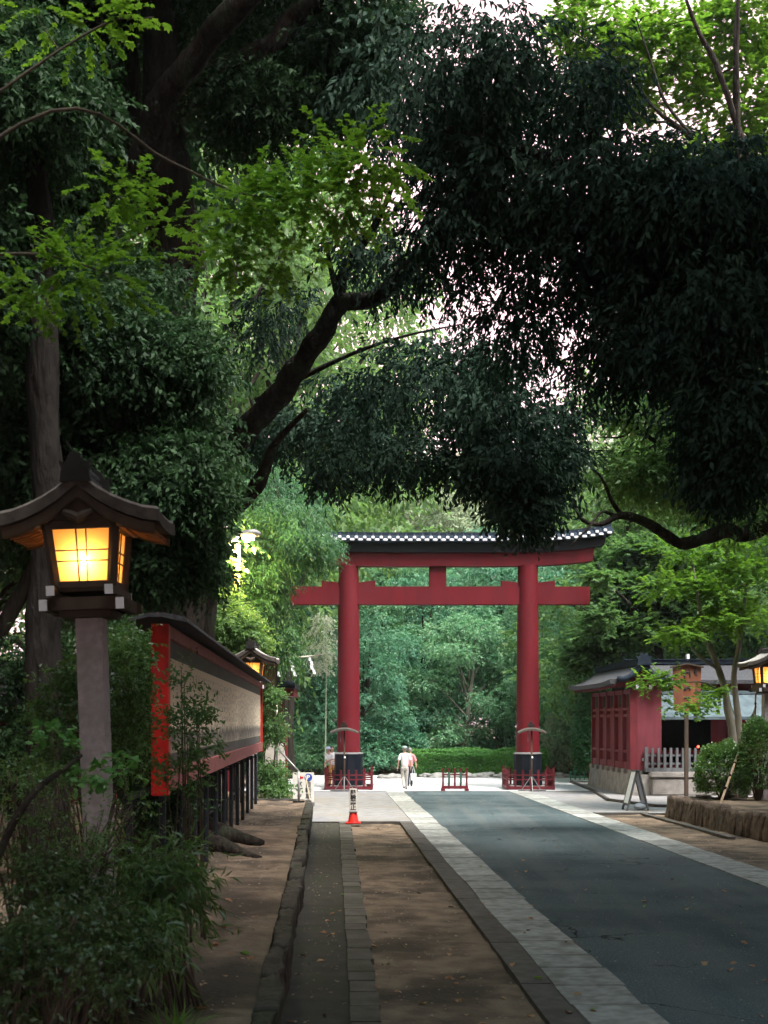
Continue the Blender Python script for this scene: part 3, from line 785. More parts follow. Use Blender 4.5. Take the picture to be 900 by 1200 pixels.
# slight physical lean of the post
lan.scale = (.93, .93, .975)
lan_b = copy_tree(lan); lan_b.location = ((890 - CX) / F * 37, 36.4, BEDR); lan_b.rotation_euler = (0, R(1.0), R(5)); lan_b.scale = (.93, .93, .90)
lan_b['label'] = 'glowing orange lantern on a dark post behind the clipped round bush'
lan_c = copy_tree(lan); lan_c.location = ((296 - CX) / F * 38.3, 38.3, .35); lan_c.rotation_euler = (0, 0, R(-3)); lan_c.scale = (.95, .95, 1.0)
lan_c['label'] = 'far roofed lantern just past the end of the long donor board'
def lamp(name, loc, e, col, r=.03):
    l = bpy.data.lights.new(name, 'POINT'); l.energy = e; l.color = col; l.shadow_soft_size = r
    o = bpy.data.objects.new(name, l); COL.objects.link(o); o.location = loc; return o
for L_, s in ((lan, 1), (lan_b, .9), (lan_c, .95)):
    q = L_.matrix_basis @ Vector((0, -.13, 3.80))
    lamp('Lantern light', q, 3.2, (1.0, .66, .32), .05)

# ================================================================== LONG DONOR BOARD
def donor_board():
    Yn, Yf = 14.7, 37.0; Ln = Yf - Yn
    t = thing('donor_board', 'long roofed board of cream panels in a red frame on thin black legs', 'board', (RX(-1.9, Yn), Yn, BEDZ), ROADA)
    b0 = BEDZ
    zt, zb = 3.84 - b0, 1.88 - b0
    mred = pm('bright_red_end_post', (.55, .018, .012), (.42, .015, .012), 5, .5, .003, 50, .3, c3=(.3, .02, .02), s3=3)
    mpink = pm('faded_red_beam', (.30, .10, .095), (.22, .07, .07), 6, .7, .004, 40, .3)
    mb = MB(); mb.box((0, .10, (3.84 + 1.86) / 2 - b0), (.20, .20, 1.98), bev=.008); mb.build('post', mred, t)
    mb = MB(); mb.box((0, Ln, (3.84 + 1.86) / 2 - b0), (.18, .18, 1.98), bev=.008); mb.build('post', mred, t)
    mb = MB(); mb.box((.03, Ln / 2, 3.765 - b0), (.12, Ln - .3, .15), bev=.006); mb.build('beam', mpink, t)
    mb = MB(); mb.box((.03, Ln / 2, 2.02 - b0), (.13, Ln - .3, .24), bev=.006); mb.build('beam', mpink, t)
    mgry = pm('grey_board_band', (.10, .095, .09), (.07, .068, .062), 7, .8, .003, 40)
    mb = MB(); mb.box((0, Ln / 2, 3.585 - b0), (.07, Ln - .3, .21)); mb.build('header_band', mgry, t)
    mb = MB(); mb.box((0, Ln / 2, 2.235 - b0), (.08, Ln - .3, .19)); mb.build('bottom_rail', mgry, t)
    # cream panels: columns of name plates, weather stained along the foot
    m, nt, out = new_mat('cream_name_panels'); N, L = nt.nodes, nt.links
    b = N.new('ShaderNodeBsdfPrincipled'); b.inputs['Roughness'].default_value = .75; L.new(b.outputs[0], out.inputs[0])
    tc = N.new('ShaderNodeTexCoord'); sx = N.new('ShaderNodeSeparateXYZ'); L.new(tc.outputs['Object'], sx.inputs[0])
    def math_(op, a, bb=None, c=None):
        n = N.new('ShaderNodeMath'); n.operation = op
        for i, v in enumerate((a, bb, c)):
            if v is None: continue
            if isinstance(v, (int, float)): n.inputs[i].default_value = v
            else: L.new(v, n.inputs[i])
        return n.outputs[0]
    fy = math_('FRACT', math_('MULTIPLY', sx.outputs[1], 1 / .40))
    gap = math_('LESS_THAN', fy, .09)
    col = math_('MULTIPLY', math_('GREATER_THAN', fy, .38), math_('LESS_THAN', fy, .66))
    # brush columns: each column's strokes broken up by noise stretched per column
    cv = N.new('ShaderNodeCombineXYZ'); L.new(math_('FLOOR', math_('MULTIPLY', sx.outputs[1], 1 / .40)), cv.inputs[1]); L.new(math_('MULTIPLY', sx.outputs[2], 11.0), cv.inputs[2])
    wn = N.new('ShaderNodeTexNoise'); wn.inputs['Scale'].default_value = 1.0; wn.inputs['Detail'].default_value = 1; L.new(cv.outputs[0], wn.inputs['Vector'])
    ink = math_('MULTIPLY', col, math_('GREATER_THAN', wn.outputs[0], .50))
    ink = math_('MULTIPLY', ink, math_('LESS_THAN', sx.outputs[2], 2.93))
    ink = math_('MULTIPLY', ink, .85)
    nm = N.new('ShaderNodeTexNoise'); nm.inputs['Scale'].default_value = 1.0; nm.inputs['Detail'].default_value = 4
    mp = N.new('ShaderNodeMapping'); mp.inputs['Scale'].default_value = (1, 5.5, .9); L.new(tc.outputs['Object'], mp.inputs[0]); L.new(mp.outputs[0], nm.inputs['Vector'])
    hgt = math_('ADD', sx.outputs[2], math_('MULTIPLY', nm.outputs[0], -.55))
    st = N.new('ShaderNodeMapRange'); st.inputs[1].default_value = 1.93; st.inputs[2].default_value = 1.82; L.new(hgt, st.inputs[0])
    st2 = N.new('ShaderNodeMapRange'); st2.inputs[1].default_value = 1.60; st2.inputs[2].default_value = 1.80; L.new(hgt, st2.inputs[0])
    stain = math_('MULTIPLY', st.outputs[0], math_('ADD', math_('MULTIPLY', st2.outputs[0], .45), .5))
    cm = N.new('ShaderNodeMix'); cm.data_type = 'RGBA'; cm.inputs[6].default_value = (.68, .58, .43, 1); cm.inputs[7].default_value = (.16, .14, .12, 1)
    L.new(math_('MAXIMUM', ink, math_('MULTIPLY', gap, .35)), cm.inputs[0])
    cm2 = N.new('ShaderNodeMix'); cm2.data_type = 'RGBA'; L.new(cm.outputs[2], cm2.inputs[6]); cm2.inputs[7].default_value = (.09, .085, .08, 1)
    L.new(stain, cm2.inputs[0]); L.new(cm2.outputs[2], b.inputs['Base Color'])
    z0, z1 = 2.33 - b0, 3.48 - b0
    n = 12; w_ = (Ln - .34) / n
    for i in range(n):
        mb = MB(); mb.box((.012, .2 + w_ * (i + .5), (z0 + z1) / 2), (.05, w_ - .006, z1 - z0)); mb.build('name_panel', m, t)
    # slim pitched roof
    mb = MB()
    pr = [(-.34, 3.84 - b0), (-.34, 3.87 - b0), (-.10, 3.945 - b0), (.05, 3.955 - b0), (.30, 3.905 - b0), (.34, 3.87 - b0), (.34, 3.84 - b0), (.05, 3.90 - b0), (-.1, 3.90 - b0)]
    mb.prism(pr, 'Y', -.22, Ln + .25); mb.build('roof', M_roofd, t)
    i = 0
    for y in np.arange(.5, Ln + .1, 1.85):
        for x in (-.03, -.42):
            mb = MB(); mb.cyl((x, float(y), -.05), .042, zb + .0, 10); mb.build('leg', M_black, t)
    mb = MB(); mb.bar((-.42, .3, zb - .06), (-.42, Ln, zb - .06), .07, .07); mb.build('rail', M_black, t)
    mb = MB(); mb.bar((-.42, .3, .45), (-.42, Ln, .45), .04, .04); mb.build('rail', M_black, t)
    for y in np.arange(.5, Ln + .1, 1.85):
        mb = MB(); mb.bar((-.42, float(y), zb - .13), (-.03, float(y), zb - .13), .05, .05); mb.build('cross_bar', M_black, t)
    return t
donor_board()

# ================================================================== TEXT
def text(s, size, mat, parent, loc, rot=(R(90), 0, 0), bold=.0, line=1.0, name='lettering'):
    c = bpy.data.curves.new('t', 'FONT'); c.body = s; c.size = size; c.align_x = 'CENTER'; c.align_y = 'CENTER'; c.extrude = .002; c.offset = bold; c.space_line = line
    c.resolution_u = 3
    o = bpy.data.objects.new('t', c); COL.objects.link(o)
    bpy.context.view_layer.update()
    me = bpy.data.meshes.new_from_object(o.evaluated_get(bpy.context.evaluated_depsgraph_get()))
    bpy.data.objects.remove(o)
    me.materials.clear(); me.materials.append(mat); me.name = name
    ob = bpy.data.objects.new(name, me); COL.objects.link(ob); ob.parent = parent; ob.location = loc; ob.rotation_euler = rot
    return ob
M_ink = pm('black_sign_ink', (.02, .02, .022), (.03, .03, .03), 5, .6)
M_sign = pm('white_sign_face', (.72, .69, .64), (.62, .60, .56), 5, .5)
M_blue = pm('blue_sign_disc', (.02, .07, .35), (.02, .06, .3), 5, .5)
M_rsign = pm('red_sign_mark', (.6, .02, .015), (.55, .02, .015), 5, .5)

def parking_sign():
    Y = 41.5; X = (355.5 - CX) / F * Y
    t = thing('parking_sign', 'white A-board with blue P disc and red arrow beside the end of the stone edge', 'sign', (X, Y, 0))
    z0, z1 = .12, 1.09
    mb = MB(); mb.box((0, 0, (z0 + z1) / 2), (.69, .03, z1 - z0), bev=.006); mb.build('panel', M_sign, t)
    mb = MB(); mb.box((0, 0.06, .06), (.72, .2, .12), bev=.01); mb.build('base', M_alum, t)
    for s in (-1, 1):
        mb = MB(); mb.bar((s * .3, .03, 1.0), (s * .3, .42, 0), .025, .025); mb.build('leg', M_alum, t)
    mb = MB(); n = 28; v = [(.16 + .125 * math.cos(i * 2 * math.pi / n), .93 + .125 * math.sin(i * 2 * math.pi / n)) for i in range(n)]
    mb.prism(v, 'Y', -.022, -.0155); mb.build('parking_disc', M_blue, t)
    text('P', .2, M_white, t, (.16, -.026, .93), bold=.006)
    text('自\n転\n車', .20, M_ink, t, (.16, -.018, .50), bold=.004, line=.98)
    text('バ\nイ\nク', .19, M_ink, t, (-.13, -.018, .50), bold=.004, line=1.0)
    mb = MB(); mb.prism([(-.05, .955), (-.05, .895), (.0, .895), (.0, .955)], 'Y', -.023, -.0155)
    mb.prism([(-.17, .925), (-.08, .985), (-.08, .955), (-.052, .955), (-.052, .895), (-.08, .895), (-.08, .865)], 'Y', -.0225, -.016); mb.build('arrow', M_rsign, t)
    return t
parking_sign()
# leaning bar frame in front of the sign
t = thing('handrail', 'bent grey metal handrail post with sloping arm before the white sign', 'handrail', (P(352, 0, 37.3).x, 36.6, BEDZ))
mb = MB(); mb.tube([(0, 0, -.1), (0, 0, .86)], .032, 10); mb.build('post', M_alum, t, True)
mb = MB(); mb.tube([(0, 0, .86), (-.60, .55, 1.45)], .028, 10); mb.build('arm', M_alum, t, True)
mb = MB(); mb.box((0, 0, .0), (.34, .16, .035), bev=.008); mb.build('base_plate', M_dark, t)
t = thing('leaning_pole', 'thin bamboo cane leaning across the face of the white sign', 'cane', (P(363, 0, 40.6).x, 40.6, 0))
mb = MB(); mb.tube([(.03, 0, .12), (-.17, .55, 1.0)], .022, 8); o_ = mb.build('shaft', pm('dry_bamboo', (.42, .36, .26), (.33, .28, .2), 8, .6), t)

def cone():
    Y = 34.2; X = (414 - CX) / F * Y
    t = thing('traffic_cone', 'red traffic cone carrying a white upright notice strip', 'traffic cone', (X, Y, .0))
    mc = pm('red_cone_plastic', (.62, .03, .02), (.55, .025, .02), 5, .45)
    mb = MB(); mb.box((0, 0, .03), (.40, .40, .035), bev=.012); mb.build('base', mc, t)
    mb = MB(); mb.tube([(0, 0, .045), (0, 0, .09), (0, 0, .70)], [.155, .135, .035], 20); auto_smooth(mb.build('cone', mc, t))
    s = MB(); s.box((0, -.10, .64), (.20, .02, .62), bev=.008); p = s.build('notice_plate', M_sign, t)
    mb = MB(); mb.tube([(.0 + .10 * math.cos(a), -.10, .95 + .07 * math.sin(a)) for a in np.linspace(0, math.pi, 9)], .012, 6); mb.box((0, -.085, .32), (.22, .06, .03)); mb.build('clip', M_grey, t)
    text('駐\n輪\n禁\n止', .155, M_ink, p, (0, -.112, .635), bold=.004, line=.86)
    return t
cone()

def a_frame():
    Y = 39.6; X = (744.5 - CX) / F * Y
    t = thing('folding_sign', 'white folding A-frame seen edge-on near the red building', 'sign', (X, Y, 0), R(4))
    for s in (-1, 1):
        mb = MB(); mb.bar((s * .33, -.28, .0), (s * .03, -.28, 1.20), .05, .06, .006); mb.bar((s * .33, .28, .0), (s * .03, .28, 1.20), .05, .06, .006)
        mb.bar((s * .29, -.28, .18), (s * .29, .28, .18), .05, .05); fr_ = mb.build('frame', M_grey, t)
        mb = MB(); a, b = Vector((s * .285, 0, .22)), Vector((s * .045, 0, 1.18)); mb.bar(a, b, .54, .02); mb.build('panel', M_white, t)
    mb = MB(); mb.box((0, 0, 1.215), (.13, .6, .04), bev=.012); mb.build('hinge', M_grey, t)
    return t
a_frame()
t = thing('sandbag', 'pale grey weight bag lying between the legs of the white A-frame', 'bag', (P(751, 0, 39.5).x - .03, 39.45, 0))
mb = MB(); mb.sphere((0, 0, .12), .2, 14, 9, (1.05, .8, .55)); mb.tube([(-.06, -.02, .22), (0, -.02, .29), (.07, -.02, .22)], .018, 6)
mb.build('bag_body', pm('pale_blue_canvas', (.38, .42, .46), (.28, .32, .36), 9, .8, .01, 20), t, True)

# ================================================================== RED BUILDING (guard hall)
def hall():
    t = thing('shrine_hall', 'dark red wooden hall with grey curved roof on a stone foundation', 'building', (9.2, 47.0, 0))
    ox, oy = 9.2, 47.0
    def W(x, y, z): return (x - ox, y - oy, z)
    # wing along the avenue: x 9.15..10.35, y 47.1..54.2
    xa, xb, ya, yb = 9.16, 10.3, 47.05, 54.2
    sk = -.046
    def wl(y): return xa + sk * (y - ya) + .02
    # foundation of the wing
    mb = MB(); mb.add([W(wl(ya) - .22, ya - .25, -.1), W(xb, ya - .25, -.1), W(xb, yb + .2, -.1), W(wl(yb) - .22, yb + .2, -.1),
                       W(wl(ya) - .1, ya - .15, .80), W(xb, ya - .15, .80), W(xb, yb + .1, .80), W(wl(yb) - .1, yb + .1, .80)],
                      [(0, 1, 5, 4), (1, 2, 6, 5), (2, 3, 7, 6), (3, 0, 4, 7), (4, 5, 6, 7)])
    fo = mb.build('foundation', M_found, t)
    mb = MB()
    for i in range(8):
        y = ya + .3 + (yb - ya - .4) * i / 7
        mb.box(W(wl(y) + .12, y, .885), (.5, .55, .17), bev=.02)
    mb.build('coping_block_row', M_found, fo)
    # side wall of the wing
    sill, head = .97, 3.95
    mb = MB(); mb.add([W(wl(ya) + .06, ya, sill), W(wl(yb) + .06, yb, sill), W(wl(yb) + .06, yb, head), W(wl(ya) + .06, ya, head),
                       W(xb - .1, ya, sill), W(xb - .1, yb, sill), W(xb - .1, yb, head), W(xb - .1, ya, head)],
                      [(0, 1, 2, 3), (4, 7, 6, 5), (0, 3, 7, 4), (1, 5, 6, 2), (0, 4, 5, 1), (3, 2, 6, 7)])
    mb.build('side_wall', M_wred, t)
    n = 5
    for i in range(n + 1):
        y = ya + .12 + (yb - ya - .24) * i / n
        mb = MB(); w_ = .26 if i == 0 else .17; mb.box(W(wl(y), y, (sill + head) / 2), (w_, w_, head - sill), bev=.01); mb.build('wall_post', M_wredd if i == 0 else M_wred, t)
    for z, h in ((1.10, .26), (1.62, .10), (2.98, .12), (3.22, .10), (3.86, .16)):
        mb = MB(); mb.bar(W(wl(ya + .26) - .02, ya + .26, z), W(wl(yb - .2) - .02, yb - .2, z), .07, h, .006); mb.build('wall_rail', M_wred, t)
    for i in range(n):
        y0_ = ya + .12 + (yb - ya - .24) * (i + .5) / n
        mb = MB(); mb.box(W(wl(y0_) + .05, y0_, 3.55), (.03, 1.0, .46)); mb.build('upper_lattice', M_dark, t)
    # wing roof: concave gable, ridge along the avenue
    cxw = 9.45
    prof = [(0, 4.83), (.18, 4.70), (.42, 4.50), (.72, 4.32), (1.08, 4.20), (1.22, 4.20)]
    def gable(prof, thick, y0_, y1_, name, mat, par, sides=(-1, 1), hips=0.0):
        ny = 10; res = None
        for s in sides:
            V = []; m = len(prof)
            for j in range(ny + 1):
                u = j / ny; y = y0_ + (y1_ - y0_) * u; lf = .10 * abs(2 * u - 1) ** 4
                for (x, z) in prof: V.append(W(cxw + sk * (y - ya) + s * x, y, z + lf * (x / prof[-1][0])))
                for (x, z) in prof: V.append(W(cxw + sk * (y - ya) + s * x, y, z - thick + lf * (x / prof[-1][0])))
            k = 2 * m; f = []
            for j in range(ny):
                for i in range(m - 1):
                    f.append((j * k + i, j * k + i + 1, (j + 1) * k + i + 1, (j + 1) * k + i))
                    f.append((j * k + m + i, (j + 1) * k + m + i, (j + 1) * k + m + i + 1, j * k + m + i + 1))
                f.append((j * k + m - 1, j * k + 2 * m - 1, (j + 1) * k + 2 * m - 1, (j + 1) * k + m - 1))
            for j in (0, ny):
                for i in range(m - 1): f.append((j * k + i, j * k + m + i, j * k + m + i + 1, j * k + i + 1))
            res = auto_smooth(MB().add(V, f).build(name, mat, par), 40)
        return res
    rf = gable(prof, .16, ya - .35, yb + .5, 'roof', M_roofd, t, (-1,))
    gable([(0, 4.83), (.18, 4.70), (.42, 4.50), (.66, 4.36), (.80, 4.34)], .16, ya - .35, yb + .5, 'roof', M_roofd, t, (1,))
    gable([(0, 4.68), (.18, 4.55), (.42, 4.35), (.72, 4.17), (1.02, 4.07)], .12, ya - .30, yb + .4, 'under_roof', M_wredd, rf, (-1,))
    mb = MB()
    for y in np.arange(ya - .2, yb + .3, .30):
        y = float(y); mb.bar(W(cxw + sk * (y - ya) - .15, y, 4.20), W(cxw + sk * (y - ya) - 1.05, y, 4.02), .07, .08)
    mb.build('rafter_row', M_wredd, rf)
    mb = MB(); mb.bar(W(cxw, ya - .38, 4.92), W(cxw + sk * 7.6, yb + .4, 4.92), .24, .20, .03); mb.bar(W(cxw, ya - .40, 5.03), W(cxw + sk * 7.6, yb + .42, 5.03), .30, .05, .01); mb.build('ridge', M_tile, rf)
    mb = MB(); z = 5.0
    mb.prism([(cxw - ox - .26, 4.80), (cxw - ox + .26, 4.80), (cxw - ox + .22, 5.0), (cxw - ox + .30, 5.14), (cxw - ox + .16, 5.12), (cxw - ox + .12, 5.26), (cxw - ox + .05, 5.20), (cxw - ox - .05, 5.20), (cxw - ox - .12, 5.26), (cxw - ox - .16, 5.12), (cxw - ox - .30, 5.14), (cxw - ox - .22, 5.0)], 'Y', -.55, -.42)
    mb.build('ridge_end_tile', M_tile, rf)
    # curled gable face with dark barge tiles
    mb = MB(); pts = [(.95, 4.27), (.72, 4.26), (.5, 4.34), (.3, 4.50), (.12, 4.70), (0, 4.80)]
    for s in (-1, 1):
        pth = [W(cxw + s * x, ya - .42, z + .03) for x, z in pts]
        mb.tube(pth, [.10, .11, .11, .11, .12, .12], 10)
    mb.build('barge_tiles', M_tile, rf, True)
    mb = MB(); mb.prism([(cxw - ox - .75, 4.0), (cxw - ox + .75, 4.0), (cxw - ox + .6, 4.17), (cxw - ox + .3, 4.42), (cxw - ox, 4.72), (cxw - ox - .3, 4.42), (cxw - ox - .6, 4.17)], 'Y', -.02, .06); mb.build('gable_face', M_wredd, t)
    for x in (9.28, 9.75, 10.35, 10.95):
        mb = MB(); mb.box(W(x, ya - .10, 4.02), (.13, .26, .15), bev=.01); br = mb.build('bracket', M_wredd, t)
        mb = MB(); mb.box(W(x, ya - .236, 4.02), (.12, .010, .14)); mb.build('bracket_end', M_white, br)
    # main hall behind, ridge along X
    x0, x1 = 10.2, 22.0
    ym = 48.4
    mb = MB(); mb.box(W((x0 + x1) / 2, 46.9 + 3.2, .40), (x1 - x0 + .1, 6.4, 1.0)); mb.build('foundation_core', M_found, fo)
    # course of big foundation blocks on the front face
    mb = MB(); x = 9.75; k = 0
    while x < 21:
        w_ = rnd.uniform(.8, 1.25); mb.box(W(x + w_ / 2, 46.80, .36), (w_ - .025, .30, .62 + rnd.uniform(-.02, .02)), bev=.04); x += w_
    mb.build('block_course', M_found, fo)
    mb = MB(); x = 9.7
    while x < 21:
        w_ = rnd.uniform(1.2, 1.8); mb.box(W(x + w_ / 2, 46.82, .80), (w_ - .02, .42, .20), bev=.03); x += w_
    mb.build('coping_course', M_found, fo)
    # front wall: posts, panels, dark opening between px 770..835
    yw = 48.6
    kx = yw / F
    def xp(px): return (px - CX) * kx
    mb = MB(); mb.box(W((xp(748) + xp(767)) / 2, yw, 2.3), (xp(767) - xp(748), .08, 2.9)); mb.build('front_panel', M_wred, t)
    mb = MB(); mb.box(W((xp(838) + 22) / 2, yw, 2.3), (22 - xp(838), .08, 2.9)); mb.build('front_panel', M_wred, t)
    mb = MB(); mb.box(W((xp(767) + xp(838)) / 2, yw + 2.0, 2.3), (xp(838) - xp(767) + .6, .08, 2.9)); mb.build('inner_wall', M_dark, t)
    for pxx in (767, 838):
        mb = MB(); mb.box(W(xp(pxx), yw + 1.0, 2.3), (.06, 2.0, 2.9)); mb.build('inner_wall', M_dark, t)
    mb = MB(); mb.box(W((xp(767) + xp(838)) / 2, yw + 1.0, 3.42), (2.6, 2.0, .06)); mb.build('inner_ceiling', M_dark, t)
    mb = MB(); mb.box(W((xp(775) + xp(830)) / 2, yw - .02, 1.55), (xp(830) - xp(775), .07, .24), bev=.006); mb.build('counter_rail', M_wredd, t)
    for pxx, w_ in ((750, .14), (767, .12), (836, .24), (853, .12), (868, .22), (884, .12), (900, .2)):
        mb = MB(); mb.box(W(xp(pxx), yw - .07, 2.4), (w_, .14, 3.0), bev=.01); mb.build('front_post', M_wredd, t)
    for z in (1.05, 3.52): 
        mb = MB(); mb.box(W((xp(748) + 22) / 2, yw - .06, z), (22 - xp(748), .10, .22), bev=.006); mb.build('front_beam', M_wredd, t)
    # upper wall strip under the main eave
    mb = MB(); mb.box(W((x0 + x1) / 2, 49.1, 3.95), (x1 - x0, .1, .8)); mb.build('frieze', M_wredd, t)
    # main roof
    def xroof(prof, thick, xa_, xb_, yc, name, mat, par):
        m = len(prof); V = []
        for x in (xa_, xb_):
            for (y, z) in prof: V.append(W(x, yc + y, z))
            for (y, z) in prof: V.append(W(x, yc + y, z - thick))
        k = 2 * m; f = []
        for i in range(m - 1):
            f += [(i, i + 1, k + i + 1, k + i), (m + i, k + m + i, k + m + i + 1, m + i + 1), (i, m + i, m + i + 1, i + 1), (k + i, k + i + 1, k + m + i + 1, k + m + i)]
        f += [(0, k, k + m, m), (m - 1, 2 * m - 1, k + 2 * m - 1, k + m - 1)]
        return auto_smooth(MB().add(V, f).build(name, mat, par), 40)
    pr = [(-2.6, 4.32), (-1.9, 4.42), (-1.1, 4.62), (-.4, 4.86), (0, 5.02), (.4, 4.86), (1.1, 4.62), (1.9, 4.42), (2.6, 4.32)]
    r2 = xroof(pr, .14, 9.75, x1, 51.0, 'roof', M_roofd, t)
    mb = MB(); mb.box(W((9.5 + x1) / 2, 51.0, 5.10), (x1 - 9.5, .26, .18), bev=.03); mb.box(W((9.5 + x1) / 2, 51.0, 5.21), (x1 - 9.5, .34, .05), bev=.01); mb.build('ridge', M_tile, r2)
    mb = MB(); mb.box(W(12.1, 51.0, 5.30), (.10, .2, .26)); mb.build('finial', M_white, r2)
    # pent roof in blue grey copper
    pent = [(-.55, 2.92), (-.25, 3.06), (.1, 3.30), (.45, 3.62), (.60, 3.78)]
    r3 = xroof([(y, z) for y, z in pent], .09, 9.62, 15.6, 47.7, 'pent_roof', M_copper, t)
    mb = MB()
    for i, x in enumerate((9.66, 11.0, 13.0, 15.4)):
        for a, b in zip(pent, pent[1:]): mb.bar(W(x, 47.7 + a[0], a[1] + .04), W(x, 47.7 + b[0], b[1] + .04), .13 if i == 0 else .09, .09, .01)
    mb.build('batten_rolls', M_copper, r3)
    mb = MB(); mb.box(W(12.6, 48.34, 3.84), (6.1, .16, .14), bev=.02); mb.box(W(12.6, 47.13, 2.87), (6.0, .06, .12), bev=.01); mb.build('fascia', M_copper, r3)
    mb = MB(); mb.bar(W(9.70, 47.25, 2.95), W(9.70, 47.25, .95), .09, .09, .006); mb.build('porch_post', M_grey, t)
    # glow of a red lamp inside
    mb = MB(); mb.sphere(W(xp(816), yw - .3, 1.80), .05); mb.build('red_lamp', emit('red_indicator', (1, .05, .03), 3), t)
    mb = MB(); mb.box(W(xp(828.5), yw - .25, 1.78), (.12, .12, .30), bev=.03); mb.build('pale_vase', M_white, t)
    return t
hall()

def picket_fence():
    Y = 46.95; xa, xb = P(757.5, 0, Y).x, P(858, 0, Y).x
    t = thing('picket_fence', 'weathered grey picket fence on the stone foundation of the red hall', 'fence', (xa, Y, .90))
    n = 15
    for i in range(n):
        x = (xb - xa) * i / (n - 1)
        mb = MB(); w_ = .14 if i == 0 else .10
        mb.box((x, 0, .45), (w_, .05, .86 + (.06 if i == 0 else 0)), bev=.008); mb.build('picket', M_grey, t)
    for z, h in ((.60, .08), (.30, .08), (.07, .15)):
        mb = MB(); mb.box(((xb - xa) / 2, .048 if z > .1 else -.03, z), (xb - xa + .1, .045, h), bev=.006); mb.build('rail', M_grey, t)
    mb = MB(); mb.box((-.12, .45, .45), (.05, .9, .10)); mb.build('rail', M_grey, t)
    return t
picket_fence()

def notice_board():
    Y = 45.3; X = (804.5 - CX) / F * Y
    t = thing('notice_board', 'tall rust brown wooden notice board with little roof on one post', 'notice board', (X, Y, .04))
    mbo = pm('rust_brown_board', (.20, .065, .03), (.12, .04, .02), 4, .7, .004, 30, .3, stretch=(1, 1, .3))
    mb = MB(); mb.box((0, .03, 1.7), (.13, .13, 3.4), bev=.01); mb.build('post', M_wood, t)
    z1, z0 = 2.7 + (847 - 779) * Y / F - .04, 2.7 + (847 - 833) * Y / F - .04
    wt, wb_ = .505, .45
    mb = MB(); mb.prism([(-wb_, z0), (wb_, z0), (wt, z1 - .1), (0, z1), (-wt, z1 - .1)], 'Y', -.09, -.04); p = mb.build('board', mbo, t)
    mb = MB()
    for s in (-1, 1): mb.bar((s * (wt + .07), -.07, z1 - .09), (0, -.07, z1 + .03), .22, .05, .006)
    mb.build('roof', M_wood, t)
    rg = random.Random(4)
    # worn, unreadable brush marks
    for (cx_, z, w_, h) in ((-.0, z1 - .32, .13, .32), (.0, z1 - .86, .12, .12), (.0, z1 - 1.22, .13, .14), (.31, z1 - .25, .035, .3), (.31, z1 - .95, .035, .16)):
        mb = MB()
        for k in range(3 if w_ > .1 else 2):
            xx = cx_ + rg.uniform(-w_, w_) * .7
            mb.tube([(xx, -.094, z + h / 2), (xx + rg.uniform(-.05, .05), -.094, z), (xx + rg.uniform(-.06, .06), -.094, z - h / 2)], [.02, .032, .012], 5)
        if w_ > .1:
            mb.tube([(cx_ - w_, -.094, z + .02), (cx_, -.094, z + .06), (cx_ + w_, -.094, z + .03)], [.012, .025, .012], 5)
        mb.build('faded_brush_mark', M_ink, p)
    return t
notice_board()

# stake supporting the trees, and a pale strip for a post's lit edge
def stake(a, b, label, r=.035):
    a, b = Vector(a), Vector(b)
    t = thing('support_stake', label, 'stake', a)
    m = pm('pale_stake_wood', (.36, .26, .18), (.26, .18, .12), 8, .7, .002, 40)
    mb = MB(); mb.tube([(0, 0, -.1), tuple((b - a) * .5), tuple(b - a)], [r, r * .9, r * .8], 8); mb.build('stake', m, t)
    mb = MB(); d = (b - a)
    for k in np.linspace(.15, .9, 7): 
        q = d * float(k); mb.tube([q - d.normalized() * .02, q + d.normalized() * .02], r * 1.12, 8)
    mb.build('cord_wraps', M_dark, t)
stake(PG(843, 941, BEDR), P(886, 828, 36.8), 'pale slanting wooden stake crossing the clipped round bush')
stake(PG(883.5, 934, BEDR), P(885.5, 812, 36.2), 'pale upright strip standing in for the lit edge of the far lantern post', .03)  # painted stand-in for the light along the lantern post's edge

# ================================================================== SHIMENAWA between bamboo poles
def bamboo_pole(px, Y, top, label, leafy=True):
    X = (px - CX) / F * Y
    t = thing('bamboo_pole', label, 'bamboo pole', (X, Y, 0), 0, 'bamboo poles holding the sacred rope')
    m = pm('pale_green_bamboo', (.42, .52, .36), (.34, .44, .30), 5, .4, spec=.5)
    mb = MB()
    zs = np.arange(0, top, .35)
    pts = []; rr = []
    for z in zs:
        for dz, k in ((0, 1.12), (.03, 1.0)):
            pts.append((.01 * z, 0, z + dz)); rr.append(max(.034 * k * (1 - .055 * z), .012))
    mb.tube(pts, rr, 10); mb.build('cane', m, t, True)
    if leafy:
        rg = np.random.default_rng(5); o = []; d = []
        for i in range(260):
            z = top - 1.9 + 2.5 * rg.random() ** 1.1; a = rg.random() * 6.28; rr_ = rg.random() * .85 * (1 - .45 * abs(z - top + .6))
            o.append((rr_ * math.cos(a) - .15, rr_ * math.sin(a), z - .35 * rr_ - .0)); d.append((math.cos(a), math.sin(a), -.6))
        V, Fq = leaves_on_twigs(np.array(o), nrm(np.array(d)), np.full(260, .30), 6, .15, .28, T_DIA, .5, .4, .6, rg)
        mesh_np('leaves', V, Fq, L_white, t)
        mb = MB()
        for i in range(16):
            a = i * 2.4; z = top - 1.8 + .13 * i; mb.tube([(0, 0, z), (.3 * math.cos(a), .3 * math.sin(a), z + .35), (.7 * math.cos(a), .7 * math.sin(a), z + .25)], [.01, .007, .004], 5)
        mb.build('branches', m, t)
    return t
bamboo_pole(381, 54.8, 6.9, 'tall pale bamboo pole with pale leaves at its tip beside the gate pillar')
bamboo_pole(297, 47.0, 5.3, 'bare bamboo pole holding the rope behind the donor board end', False)
a, b = P(380.5, 766, 54.75), P(297, 768, 47.0)
